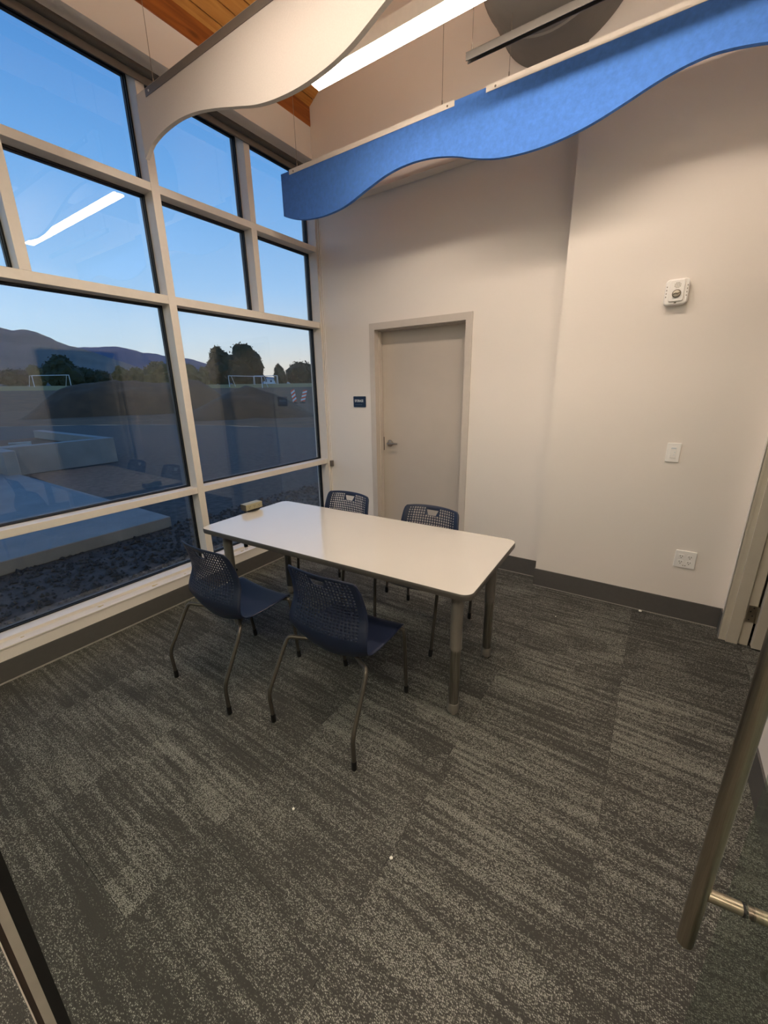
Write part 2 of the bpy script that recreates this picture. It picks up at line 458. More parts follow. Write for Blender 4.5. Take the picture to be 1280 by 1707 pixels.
# sloping wooden ceiling
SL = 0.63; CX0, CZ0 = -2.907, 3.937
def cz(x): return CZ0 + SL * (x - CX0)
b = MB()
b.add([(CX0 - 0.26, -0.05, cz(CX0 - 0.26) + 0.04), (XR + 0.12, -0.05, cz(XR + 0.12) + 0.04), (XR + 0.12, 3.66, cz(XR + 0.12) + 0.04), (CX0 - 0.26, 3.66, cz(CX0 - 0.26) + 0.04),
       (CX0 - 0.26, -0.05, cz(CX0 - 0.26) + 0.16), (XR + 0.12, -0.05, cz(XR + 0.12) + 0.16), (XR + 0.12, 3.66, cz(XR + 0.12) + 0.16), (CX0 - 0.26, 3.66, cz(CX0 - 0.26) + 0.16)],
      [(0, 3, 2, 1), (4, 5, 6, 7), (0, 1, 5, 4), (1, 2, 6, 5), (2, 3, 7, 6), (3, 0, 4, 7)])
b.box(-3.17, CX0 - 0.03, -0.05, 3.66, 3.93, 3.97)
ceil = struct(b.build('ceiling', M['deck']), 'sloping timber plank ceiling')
MB().box(-3.10, XW + 0.004, -0.04, YU + 0.01, 3.788, 3.94).build('beam', M['beam'], ceil, bevel=0.004)
PW = 0.0832
pk = MB()
nrm = Vector((-SL, 0, 1)).normalized(); al = Vector((1, 0, SL)).normalized()
w = PW * math.sqrt(1 + SL * SL)
g = 0.003
pts = [al * g, al * (w - g), al * (w - g) + nrm * 0.045, al * g + nrm * 0.045]
pk.add([(p.x, 0.0, p.z) for p in pts] + [(p.x, 3.34, p.z) for p in pts], [(0, 1, 2, 3), (7, 6, 5, 4), (0, 4, 5, 1), (1, 5, 6, 2), (2, 6, 7, 3), (3, 7, 4, 0)])
po = pk.build('plank', M['wood'], ceil, bevel=0.002)
x = CX0 + 0.036 - PW * 1.0
first = True
while x < XR - 0.01:
    o = po if first else po.copy()
    if not first: COL.objects.link(o)
    first = False
    o.location = (x, 0.0, cz(x))
    x += PW

# ------------------------------------------------------------------ window wall framing
win = struct(empty('window_1', (FX1, 0, 0)), 'tall gridded window with white aluminium framing')
YJ = 3.362
MUL = [(-1.29, -1.235), (0.255, 0.311), (1.797, 1.853)]     # full height mullions
TR = [(2.857, 2.905), (2.185, 2.240), (0.808, 0.856)]
HEADZ, BOTZ = 3.500, 0.229
def part(name, m, x0, x1, y0, y1, z0, z1, bevel=0.0015):
    return MB().box(x0, x1, y0, y1, z0, z1).build(name, m, win, bevel=bevel)
for (a, c) in MUL: part('mullion', M['alu'], FX0, FX1, a, c, 0.203, 3.494)
part('jamb', M['alu'], FX0, FX1 + 0.012, YJ, YB, 0.203, 3.553)
part('jamb_trim', M['alu'], FX1 + 0.006, FX1 + 0.03, YJ + 0.014, YB, 0.203, 3.553)
ys = [-1.235, 0.255, 0.311, 1.797, 1.853, YJ]
cols = [(-1.235, 0.255), (0.311, 1.797), (1.853, YJ)]
for (a, c) in cols:
    part('bottom_rail', M['alu'], FX0, FX1 - 0.002, a, c, 0.203, BOTZ)
    part('head_rail', M['alu'], FX0, FX1 - 0.04, a, c, HEADZ, 3.553)
    for (z0, z1) in TR: part('transom', M['alu'], FX0, FX1 - 0.002, a, c, z0, z1)
MID = [None, (0.977, 1.032), (2.603, 2.658)]
cells = []
for (a, c), md in zip(cols, MID):
    cells.append((a, c, BOTZ, TR[2][0])); cells.append((a, c, TR[2][1], TR[1][0]))
    if md:
        for (z0, z1) in ((TR[1][1], TR[0][0]), (TR[0][1], HEADZ)):
            part('mullion', M['alu'], FX0, FX1 - 0.001, md[0], md[1], z0, z1)
            cells.append((a, md[0], z0, z1)); cells.append((md[1], c, z0, z1))
    else:
        for (z0, z1) in ((TR[1][1], TR[0][0]), (TR[0][1], HEADZ)): cells.append((a, c, z0, z1))
for (a, c, z0, z1) in cells:
    MB().box(XG - 0.004, XG, a, c, z0, z1).build('pane', M['glass'], win)
    gb = MB()
    for (xa, xb, t) in ((XG, XG + 0.010, 0.010), (XG - 0.030, XG - 0.006, 0.014)):
        gb.box(xa, xb, a, a + t, z0, z1); gb.box(xa, xb, c - t, c, z0, z1)
        gb.box(xa, xb, a + t, c - t, z0, z0 + t); gb.box(xa, xb, a + t, c - t, z1 - t, z1)
    gb.build('gasket', M['gasket'], win)
MB().box(FX1 - 0.001, XW + 0.004, -1.29, YB, 0.199, 0.2105).build('sill', M['sill'], win, bevel=0.003)

# baseboards
struct(MB().box(XW, XW + 0.008, -3.2, YB, 0, 0.13).box(XW + 0.008, XW + 0.014, -3.2, YB, 0, 0.008, 1).build('baseboard_left', [M['base'], M['joint']]))
b = MB()
for (a, c) in ((XW + 0.008, DX0), (DX1, -0.673)): b.box(a, c, YB - 0.008, YB, 0, 0.148).box(a, c, YB - 0.013, YB - 0.008, 0, 0.005, 1)
b.box(-0.681, -0.673, YC - 0.008, YB, 0, 0.148)
b.box(-0.673, XR, YC - 0.008, YC, 0, 0.148).box(-0.68, XR, YC - 0.013, YC - 0.008, 0, 0.005, 1)
struct(b.build('baseboard_back', [M['base'], M['joint']]))
struct(MB().box(XR - 0.008, XR, D2B + 0.045, YC - 0.008, 0, 0.148).box(XR - 0.008, XR, 0.06, D2A - 0.05, 0, 0.148).build('baseboard_right', M['base']))

# ------------------------------------------------------------------ storage door
d1 = struct(empty('door_1', ((DX0 + DX1) / 2, YB, 0)), 'closed taupe storage door in a metal frame')
FW = 0.058; YP = YB + 0.112
fb = MB()
jz = DZ - FW
for (a, c, s) in ((DX0, DX0 + FW, 1), (DX1 - FW, DX1, -1)):
    e = c if s > 0 else a
    fb.box(a, c, YB - 0.012, YB + 0.006, 0, jz)
    fb.box(min(e, e - s * 0.02), max(e, e - s * 0.02), YB + 0.006, 3.60, 0, jz)
    fb.box(min(e, e + s * 0.008), max(e, e + s * 0.008), YB + 0.055, YP - 0.006, 0, jz)
fb.box(DX0, DX1, YB - 0.012, YB + 0.006, jz, DZ)
fb.box(DX0 + FW - 0.02, DX1 - FW + 0.02, YB + 0.006, 3.60, jz, jz + 0.02)
fb.box(DX0 + FW + 0.008, DX1 - FW - 0.008, YB + 0.055, YP - 0.003, jz - 0.008, jz)
fb.build('door_frame', M['frame'], d1)
px0, px1 = DX0 + FW + 0.003, DX1 - FW - 0.003
MB().box(px0, px1, YP, YP + 0.044, 0.008, DZ - FW - 0.004).build('door_leaf', M['door'], d1, bevel=0.002)
hx, hz = -2.262, 1.055
hb = MB().lathe([(0.034, 0.0), (0.034, 0.006), (0.030, 0.012), (0.016, 0.016)], (hx, YP, hz), 'y', 24)
hb.lathe([(0.012, 0.01), (0.012, 0.055), (0.010, 0.058)], (hx, YP, hz), 'y', 16)
lv = hb.build('lever_set', M['nickel'], d1, smooth=True)
MB().tube([(hx, YP - 0.052, hz), (hx + 0.04, YP - 0.056, hz + 0.002), (hx + 0.115, YP - 0.050, hz + 0.006)], [0.0105, 0.0085, 0.007], 12).build('lever', M['nickel'], lv, smooth=True)
MB().box(px0 + 0.004, px0 + 0.012, YP - 0.0015, YP + 0.001, hz - 0.075, hz + 0.06).build('latch_plate', M['dark'], d1)

# ------------------------------------------------------------------ open side door in the right wall
d2 = struct(empty('door_2', (XR, D2B, 0)), 'cream side door standing open in the right wall')
fb = MB()
for (a, c, yj) in ((D2B - 0.001, D2B + 0.04, D2B), (D2A - 0.04, D2A + 0.001, D2A)):
    fb.box(XR - 0.014, XR, a, c, 0, D2Z + 0.04)
    s = 1 if yj == D2B else -1
    y0, y1 = sorted((yj, yj + s * 0.02))
    fb.box(XR - 0.014, XR + 0.132, y0, y1, 0, D2Z)
    y0, y1 = sorted((yj, yj - s * 0.014))
    fb.box(XR + 0.022, XR + 0.082, y0, y1, 0, D2Z)
fb.box(XR - 0.014, XR, D2A, D2B, D2Z, D2Z + 0.04)
fb.box(XR - 0.014, XR + 0.132, D2A, D2B, D2Z, D2Z + 0.02)
fb.build('door_frame', M['frame2'], d2, bevel=0.002)
MB().box(XR + 0.143, XR + 1.04, D2B - 0.042, D2B + 0.003, 0.012, D2Z - 0.01).build('door_leaf', M['frame2'], d2, bevel=0.002)
for z in (0.222, 1.05, 1.88):
    h = MB().box(XR + 0.09, XR + 0.131, D2B - 0.004, D2B - 0.0005, z - 0.055, z + 0.055).box(XR + 0.131, XR + 0.146, D2B - 0.002, D2B + 0.002, z - 0.055, z + 0.055)
    h.tube([(XR + 0.137, D2B - 0.004, z - 0.056), (XR + 0.137, D2B - 0.004, z + 0.056)], 0.007, 10)
    hg = h.build('hinge', M['steelx'], d2, smooth=True)
    for k in (-0.04, -0.012, 0.016, 0.042): MB().lathe([(0.005, 0), (0.004, 0.0015)], (XR + (0.104 if k in (-0.04, 0.016) else 0.116), D2B - 0.004, z + k), 'y', 8).build('screw', M['dark'], hg)

# ------------------------------------------------------------------ glass front: door, sidelight
d3 = struct(empty('door_3', (0.39, 0.03, 0)), 'open frameless glass door with steel pull handle')
e0 = Vector((0.288, 0.925, 0)); hv = Vector((0.395, 0.03, 0))
dv = (hv - e0).normalized(); nv = Vector((dv.y, -dv.x, 0)); nv = nv if nv.x < 0 else -nv      # nv points into the room
L = (hv - e0).length
def slab(mb, a0, a1, n0, n1, z0, z1, mi=0):
    q = []
    for z in (z0, z1):
        for (a, n_) in ((a0, n0), (a1, n0), (a1, n1), (a0, n1)):
            p = e0 + dv * a + nv * n_; q.append((p.x, p.y, z))
    return mb.add(q, [(0, 3, 2, 1), (4, 5, 6, 7), (0, 1, 5, 4), (1, 2, 6, 5), (2, 3, 7, 6), (3, 0, 4, 7)], mi)
slab(MB(), 0.0, L, -0.006, 0.006, 0.012, 2.2).build('glass_leaf', M['glassd'], d3)
hc = e0 + dv * 0.070
HZ0, HZ1 = 0.402, 1.74
for s, nm in ((1, 'pull_handle'), (-1, 'pull_handle')):
    c = hc + nv * (0.078 * s)
    hb = MB().tube([(c.x, c.y, HZ0), (c.x, c.y, HZ0 + 0.0015), (c.x, c.y, HZ1 - 0.0015), (c.x, c.y, HZ1)], [0.0145, 0.0160, 0.0160, 0.0145], 24)
    ho = hb.build(nm, M['steel'], d3, smooth=True)
    for z in (0.565, 1.58):
        p0 = hc + nv * (0.0095 * s); p1 = hc + nv * (0.066 * s)
        MB().tube([(p0.x, p0.y, z), (p1.x, p1.y, z)], 0.0125, 20).build('standoff', M['steelx'], ho, smooth=True)
        p2 = hc + nv * (0.006 * s); 
        MB().tube([(p2.x, p2.y, z), (p0.x, p0.y, z)], 0.0138, 20).build('washer', M['rubber'], ho, smooth=True)
jx = -0.5
tr = struct(empty('trim_1', (jx, 0.013, 0)), 'slim aluminium edge of the glass front beside the camera')
MB().box(jx - 0.03, jx, 0.0145, 0.0250, 0, 2.27).build('brush_seal', M['gasket'], tr)
MB().box(jx - 0.03, jx, 0.0063, 0.0145, 0, 2.27).build('edge_profile', mat('bare_aluminium', (164, 160, 150), 0.4, noise_scale=40, noise_amt=0.05), tr)
MB().box(jx - 0.03, jx - 0.002, 0.0013, 0.0063, 0, 2.27).build('groove', mat('bronze_groove', (58, 48, 42), 0.4, noise_scale=30, noise_amt=0.1), tr)
MB().box(jx - 0.03, jx, 0.0, 0.0013, 0, 2.27).build('edge_lip', M['alu'], tr)
w2 = struct(empty('window_2', (-1.7, 0.01, 0)), 'fixed glass panel of the room front')
MB().box(-2.92, jx - 0.03, 0.006, 0.018, 0.01, 2.945).build('pane', M['glassd'], w2)
MB().box(jx - 0.028, XR, 0.006, 0.018, 2.275, 2.945).build('pane', M['glassd'], w2)
MB().box(-2.92, XR, -0.02, 0.04, 2.945, 2.952).build('channel', M['alu'], w2)

# ------------------------------------------------------------------ roller shade at the window head
rs = tag(empty('roller_shade', (FX1, 1.0, 3.5)), 'rolled-up dark grey roller shade along the head of the tall window', 'shade')
MB().tube([(-2.972, 0.02, 3.487), (-2.972, 3.29, 3.487)], 0.0215, 16).build('rolled_fabric', M['shade'], rs, smooth=True)
MB().cbox(-2.992, -2.980, 0.02, 3.29, 3.428, 3.468, 0.004, 1).build('hem_bar', M['shade_bar'], rs, smooth=True)
cb = MB()
for dx in (0.0, 0.022): cb.tube([(FX1 + 0.035 + dx, YB - 0.02, 3.49), (FX1 + 0.035 + dx, YB - 0.02, 0.80)], 0.0022, 6)
ch = cb.build('pull_chain', M['white'], rs, smooth=True)
MB().cbox(FX1 + 0.03, FX1 + 0.062, YB - 0.026, YB - 0.001, 0.775, 0.84, 0.006, 1).build('chain_holder', M['shade_bar'], ch, smooth=True)

# ------------------------------------------------------------------ hanging wave baffles
def wave_panel(name, y, x0, x1, ztop, zf, thick, m, parent, n=110):
    vs, fs = [], []
    for k in range(n + 1):
        x = x0 + (x1 - x0) * k / n
        for yy in (y - thick / 2, y + thick / 2):
            vs += [(x, yy, zf(x)), (x, yy, ztop)]
    for k in range(n):
        a, c = 4 * k, 4 * k + 4
        fs += [(a, c, c + 1, a + 1), (a + 2, a + 3, c + 3, c + 2), (a, a + 2, c + 2, c), (a + 1, c + 1, c + 3, a + 3)]
    fs += [(0, 1, 3, 2), (4 * n, 4 * n + 2, 4 * n + 3, 4 * n + 1)]
    return MB().add(vs, fs).build(name, m, parent)
def interp(tab):
    def f(x):
        if x <= tab[0][0]: return tab[0][1]
        if x >= tab[-1][0]: return tab[-1][1]
        for i in range(len(tab) - 1):
            if tab[i][0] <= x <= tab[i + 1][0]:
                p1, p2 = tab[i], tab[i + 1]; p0 = tab[max(0, i - 1)]; p3 = tab[min(len(tab) - 1, i + 2)]
                h = p2[0] - p1[0]; t = (x - p1[0]) / h
                m1 = (p2[1] - p0[1]) / (p2[0] - p0[0]) * h; m2 = (p3[1] - p1[1]) / (p3[0] - p1[0]) * h
                return (2 * t**3 - 3 * t**2 + 1) * p1[1] + (t**3 - 2 * t**2 + t) * m1 + (-2 * t**3 + 3 * t**2) * p2[1] + (t**3 - t**2) * m2
    return f
def rail(parent, name, m, x0, x1, y, t, z0, z1):
    MB().box(x0, x1, y - t / 2 - 0.003, y - t / 2 - 0.0005, z0, z1).box(x0, x1, y + t / 2 + 0.0005, y + t / 2 + 0.003, z0, z1).box(x0, x1, y - t / 2 - 0.003, y + t / 2 + 0.003, z1 - 0.0005, z1 + 0.002).build(name, m, parent)
def wire(parent, x, y, z0, z1, r=0.0016):
    return MB().tube([(x, y, z0), (x, y, z1)], r, 6).tube([(x, y, z0), (x, y, z0 + 0.03)], 0.0035, 8).build('cable', M['cable'], parent)

YBL, YWH = 2.79, 1.70
blue = tag(empty('wave_baffle', (-1.2, YBL, 3.2)), 'long blue felt acoustic baffle with wavy bottom edge below the ceiling', 'baffle')
bt = [(-2.80, 2.948), (-2.734, 2.922), (-2.636, 2.893), (-2.507, 2.872), (-2.322, 2.866), (-2.147, 2.888), (-1.965, 2.942), (-1.777, 2.990), (-1.60, 3.003), (-1.437, 2.988),
      (-1.292, 2.955), (-1.192, 2.920), (-1.077, 2.887), (-0.986, 2.870), (-0.848, 2.860), (-0.719, 2.863), (-0.581, 2.881), (-0.487, 2.902), (-0.358, 2.941), (-0.24, 2.978), (-0.127, 3.001), (-0.019, 3.006), (0.147, 2.978), (0.30, 2.93), (0.42, 2.89)]
bp_ = wave_panel('felt_panel', YBL, -2.80, 0.42, 3.232, interp(bt), 0.024, M['blue'], blue)
rail(blue, 'hanging_rail', M['rail_white'], -2.705, -1.306, YBL, 0.024, 3.206, 3.236)
rail(blue, 'hanging_rail', M['rail_white'], -1.110, 0.40, YBL, 0.024, 3.206, 3.236)
for x in (-1.352, -1.055, -2.66): MB().lathe([(0.006, 0), (0.005, 0.003)], (x, YBL - 0.0155, 3.219), 'y', 10).build('set_screw', M['ring'], blue)
for x in (-2.63, -1.395, -0.985): wire(blue, x, YBL, 3.236, cz(x) - 0.005 if x < -1.3 else 3.516)

wh = tag(empty('wave_baffle', (-1.2, YWH, 3.2)), 'long white felt acoustic baffle with wavy bottom edge nearest the camera', 'baffle')
wt = [(-2.83, 2.945), (-2.79, 2.968), (-2.752, 2.992), (-2.66, 3.015), (-2.56, 3.026), (-2.44, 3.028), (-2.292, 3.012), (-2.141, 2.980), (-1.97, 2.935), (-1.831, 2.899), (-1.708, 2.881), (-1.591, 2.874), (-1.481, 2.877), (-1.345, 2.893),
      (-1.249, 2.917), (-1.159, 2.951), (-1.076, 2.984), (-0.95, 3.02), (-0.80, 3.03), (-0.64, 3.0), (-0.45, 2.94), (-0.28, 2.89), (-0.10, 2.872), (0.1, 2.90), (0.3, 2.97), (0.42, 3.0)]
wave_panel('felt_panel', YWH, -2.83, 0.42, 3.252, interp(wt), 0.024, M['baffle'], wh)
rail(wh, 'hanging_rail', M['rail_grey'], -2.728, 0.40, YWH, 0.024, 3.210, 3.246)
sb = MB().lathe([(0.006, 0), (0.005, 0.003)], (-2.69, YWH - 0.0155, 3.228), 'y', 10)
sb.build('set_screw', M['white'], wh)
for x in (-2.655, -1.40, -0.3): wire(wh, x, YWH, 3.246, cz(x) - 0.005)

gr = tag(empty('hanging_channel', (-0.4, 2.5, 3.2)), 'bare grey metal channel hanging in front of the round duct', 'rail')
MB().box(-1.113, 0.40, 2.486, 2.489, 3.206, 3.238).box(-1.113, 0.40, 2.511, 2.514, 3.206, 3.238).box(-1.113, 0.40, 2.486, 2.514, 3.2375, 3.2405, 1).build('channel', [mat('dull_channel', (64, 60, 55), 0.5, noise_scale=30, noise_amt=0.05), M['dark']], gr)
for x in (-1.085, -0.6): wire(gr, x, 2.5, 3.240, 3.570 if x < -1 else 3.550)

# ------------------------------------------------------------------ pendant lights
def pendant(name, y, x0, x1, z, label, m, top=None, group=None):
    r = tag(empty(name, ((x0 + x1) / 2, y, z)), label, 'light', group)
    MB().box(x0, x1, y - 0.046, y + 0.046, z + 0.012, z + 0.042).box(x0, x1, y - 0.046, y - 0.0435, z + 0.042, z + 0.077).box(x0, x1, y + 0.0435, y + 0.046, z + 0.042, z + 0.077).box(x0, x0 + 0.003, y - 0.0435, y + 0.0435, z + 0.042, z + 0.077).box(x1 - 0.003, x1, y - 0.0435, y + 0.0435, z + 0.042, z + 0.077).build('housing', M['rail_white'], r)
    MB().box(x0 + 0.005, x1 - 0.005, y - 0.043, y + 0.043, z + 0.0425, z + 0.045).build('top_diffuser', M['uplamp'] if top is None else m, r)
    MB().box(x0 + 0.002, x1 - 0.002, y - 0.043, y + 0.043, z, z + 0.0118).build('diffuser', m, r)
    for x in (x0 + 0.12, x1 - 0.12): wire(r, x, y, z + 0.046, (cz(x) - 0.005) if top is None else top)
    return r
pendant('linear_pendant_light', 2.246, -1.947, 0.22, 3.262, 'long glowing linear pendant light between the white and the blue baffle', M['lamp'])
pendant('linear_pendant_light', 1.156, -1.947, 0.22, 3.262, 'long glowing linear pendant light in front of the white baffle', M['lamp'])
pendant('linear_pendant_light', -1.35, -2.2, 1.6, 3.05, 'added unseen fill light in the hall outside the glass front', M['hallfill'], top=3.398)  # added out of view to lift the room's shadows from the hall side

# ------------------------------------------------------------------ round duct
du = tag(empty('round_duct', (-0.83, 1.7, 3.91)), 'large round grey duct passing through the upper back wall', 'duct')
dvs, dfs = [], []
for k in range(96):
    a = 2 * math.pi * k / 96; x = -0.83 + 0.42 * math.cos(a); z = 3.91 + 0.42 * math.sin(a)
    dvs += [(x, 0.06, z), (x, YU - 0.0015 if x < -0.673 else YC - 0.0015, z)]
for k in range(96):
    a, c = 2 * k, 2 * ((k + 1) % 96); dfs.append((a, c, c + 1, a + 1))
dfs.append(tuple(range(0, 192, 2)))
MB().add(dvs, dfs).build('duct_body', M['duct'], du, smooth=True)
for y in (3.0, 2.2, 1.4, 0.6):
    MB().lathe([(0.421, -(y - 0.02)), (0.428, -(y - 0.012)), (0.428, -(y + 0.012)), (0.421, -(y + 0.02))], (-0.83, 0, 3.91), 'y', 64).build('seam_band', M['duct'], du, smooth=True)

# ------------------------------------------------------------------ wall devices
sg = tag(empty('room_sign', (-2.548, YB, 1.467)), 'small navy sign reading STORAGE on the wall left of the door', 'sign')
MB().cbox(-2.624, -2.473, YB - 0.007, YB - 0.0002, 1.414, 1.520, 0.006, 1).build('plate', M['sign'], sg, smooth=True)
fc = bpy.data.curves.new('lettering', 'FONT'); fc.body = 'STORAGE'; fc.size = 0.034; fc.extrude = 0.0008; fc.align_x = 'CENTER'; fc.align_y = 'CENTER'; fc.offset = 0.0006
fc.materials.append(M['print'])
ft = bpy.data.objects.new('lettering', fc); COL.objects.link(ft)
bpy.context.view_layer.update()
lme = bpy.data.meshes.new_from_object(ft.evaluated_get(bpy.context.evaluated_depsgraph_get()))
bpy.data.objects.remove(ft)
lbm = bmesh.new(); lbm.from_mesh(lme)
seen = set(); isl = []
for v in lbm.verts:
    if v.index in seen: continue
    st = [v]; seen.add(v.index); comp = []
    while st:
        q = st.pop(); comp.append(q.index)
        for e in q.link_edges:
            w = e.other_vert(q)
            if w.index not in seen: seen.add(w.index); st.append(w)
    isl.append(set(comp))
rows_ = [tuple(v.co) for v in lbm.verts]
polys = [tuple(v.index for v in f.verts) for f in lbm.faces]
# the curve conversion leaves caps and sides unwelded: group islands whose x ranges overlap into one letter
spans = sorted(((min(rows_[i][0] for i in c), max(rows_[i][0] for i in c), c) for c in isl), key=lambda t: t[0])
letters = []
for (a, c, st) in spans:
    if letters and a < letters[-1][1] - 0.0025: letters[-1][1] = max(letters[-1][1], c); letters[-1][2] |= st
    else: letters.append([a, c, set(st)])
lbm.free()
tx0 = min(r[0] for r in rows_); tx1 = max(r[0] for r in rows_); tsc = 0.106 / (tx1 - tx0)
for (_, _, st) in letters:
    ids = sorted(st); mp_ = {i: k for k, i in enumerate(ids)}
    vs = [(-2.553 + tsc * (rows_[i][0] - (tx0 + tx1) / 2), YB - 0.0078 - rows_[i][2], 1.467 + 0.008 + rows_[i][1]) for i in ids]
    MB().add(vs, [tuple(mp_[i] for i in p) for p in polys if p[0] in st]).build('letter', M['print'], sg, fix=False)
bd = MB()
for i, x in enumerate([-2.60 + 0.011 * k for k in range(8)]):
    for q in ((0, 0), (0.0035, 0), (0, 0.0035)) if i % 2 else ((0, 0), (0.0035, 0.0035)):
        bd.lathe([(0.0011, 0), (0.0006, 0.0008)], (x + q[0], YB - 0.007, 1.438 + q[1]), 'y', 6)
bd.build('braille_dots', M['print'], sg)

sn = tag(empty('wall_alarm', (-0.029, YC, 2.113)), 'white wall mounted alarm device with round lens high on the projecting wall', 'alarm')
MB().cbox(-0.088, 0.030, YC - 0.040, YC - 0.0003, 2.043, 2.183, 0.022, 1).build('body', M['white'], sn, smooth=True, bevel=0.006)
MB().cbox(-0.066, 0.008, YC - 0.049, YC - 0.040, 2.060, 2.176, 0.010, 1).build('face_plate', M['white'], sn, smooth=True, bevel=0.003)
lensb = MB().lathe([(0.0225, 0), (0.0225, 0.004), (0.018, 0.006)], (-0.028, YC - 0.049, 2.101), 'y', 24)
lo = lensb.build('lens_ring', M['ring'], sn, smooth=True)
MB().lathe([(0.0175, 0.004), (0.0165, 0.009), (0.011, 0.013), (0.004, 0.015)], (-0.028, YC - 0.049, 2.101), 'y', 20).build('lens', M['lens'], lo, smooth=True)
MB().tube([(-0.044, YC - 0.062, 2.097), (-0.034, YC - 0.0655, 2.103), (-0.022, YC - 0.0655, 2.099), (-0.012, YC - 0.062, 2.105)], 0.0028, 8, fillet=0.005).build('filament', M['ring'], lo)
gbm = MB()
for iz in range(5):
    for ix in range(5):
        if abs(ix - 2) + abs(iz - 2) <= 3: gbm.lathe([(0.0024, 0), (0.002, 0.0006)], (-0.028 + (ix - 2) * 0.0066, YC - 0.049, 2.146 + (iz - 2) * 0.0066), 'y', 6)
gbm.build('sound_holes', M['ring'], sn)
sv = MB()
for sx in (-0.0795, 0.0215):
    for k in range(4): sv.box(sx - 0.002, sx + 0.002, YC - 0.0408, YC - 0.0398, 2.085 + k * 0.018, 2.092 + k * 0.018)
sv.box(-0.034, -0.022, YC - 0.0412, YC - 0.0398, 2.050, 2.057)
sv.build('side_slots', M['ring'], sn)

sw = tag(empty('light_switch', (0.105, YC, 1.161)), 'white dimmer switch plate on the projecting wall above the socket', 'switch')
MB().cbox(0.068, 0.142, YC - 0.0088, YC - 0.0003, 1.100, 1.223, 0.004, 1).build('plate', M['white'], sw, smooth=True, bevel=0.002)
MB().box(0.088, 0.122, YC - 0.0115, YC - 0.0085, 1.127, 1.196).build('rocker', M['white'], sw, bevel=0.0015)
MB().box(0.092, 0.118, YC - 0.0125, YC - 0.0113, 1.186, 1.194).lathe([(0.0035, 0), (0.003, 0.003)], (0.113, YC - 0.0113, 1.165), 'y', 10).lathe([(0.003, 0), (0.0025, 0.003)], (0.111, YC - 0.0113, 1.148), 'y', 10).build('button', M['print'], sw)

ou = tag(empty('power_outlet', (0.285, YC, 0.447)), 'white four-way socket plate low on the projecting wall', 'outlet')
MB().cbox(0.227, 0.343, YC - 0.0088, YC - 0.0003, 0.387, 0.508, 0.004, 1).build('plate', M['white'], ou, smooth=True, bevel=0.002)
for sx in (0.261, 0.309):
    for sz in (0.426, 0.466):
        r_ = MB().cbox(sx - 0.0165, sx + 0.0165, YC - 0.0108, YC - 0.0085, sz - 0.0145, sz + 0.0145, 0.006, 1).build('receptacle', M['white'], ou, smooth=True)
        MB().box(sx - 0.0075, sx - 0.0048, YC - 0.0113, YC - 0.0106, sz - 0.001, sz + 0.009).box(sx + 0.0048, sx + 0.0075, YC - 0.0113, YC - 0.0106, sz - 0.001, sz + 0.009).lathe([(0.003, 0), (0.003, 0.0006)], (sx, YC - 0.0107, sz - 0.008), 'y', 8).build('slots', M['dark'], r_)
MB().box(0.276, 0.282, YC - 0.0098, YC - 0.0086, 0.402, 0.407).box(0.288, 0.294, YC - 0.0098, YC - 0.0086, 0.402, 0.407).build('test_button', M['ring'], ou)

# ------------------------------------------------------------------ table
TBL_R = math.radians(2.0)
tb = tag(empty('activity_table', (-1.480, 1.812, 0), TBL_R), 'rectangular table with glossy white top and grey adjustable legs', 'table')
def rrect(w, d, r, n=8):
    pts = []
    for (sx, sy, a0) in ((1, 1, 0), (-1, 1, 90), (-1, -1, 180), (1, -1, 270)):
        for k in range(n + 1):
            a = math.radians(a0 + 90 * k / n); pts.append((sx * (w / 2 - r) + r * math.cos(a), sy * (d / 2 - r) + r * math.sin(a)))
    return pts
TW, TD, TH = 1.835, 0.765, 0.745
p0 = rrect(TW - 0.006, TD - 0.006, 0.049); n0 = len(p0)
MB().add([(x, y, TH - 0.026) for x, y in p0] + [(x, y, TH) for x, y in p0], [(i, (i + 1) % n0, n0 + (i + 1) % n0, n0 + i) for i in range(n0)] + [tuple(range(n0 - 1, -1, -1)), tuple(range(n0, 2 * n0))]).build('tabletop', M['top'], tb, world=False)
rings = [(TW - 0.006, TH - 0.001), (TW - 0.001, TH - 0.004), (TW, TH - 0.012), (TW, TH - 0.022), (TW - 0.004, TH - 0.031), (TW - 0.02, TH - 0.033)]
eb = MB(); vs = []
for (w_, z) in rings:
    off = TW - w_
    vs += [(x, y, z) for x, y in rrect(w_, TD - off, 0.052 - off / 2)]
eb.add(vs, [(r_ * n0 + i, r_ * n0 + (i + 1) % n0, (r_ + 1) * n0 + (i + 1) % n0, (r_ + 1) * n0 + i) for r_ in range(len(rings) - 1) for i in range(n0)] + [tuple(range((len(rings) - 1) * n0, len(rings) * n0))])
eb.build('edge_band', M['edge'], tb, smooth=True, world=False)
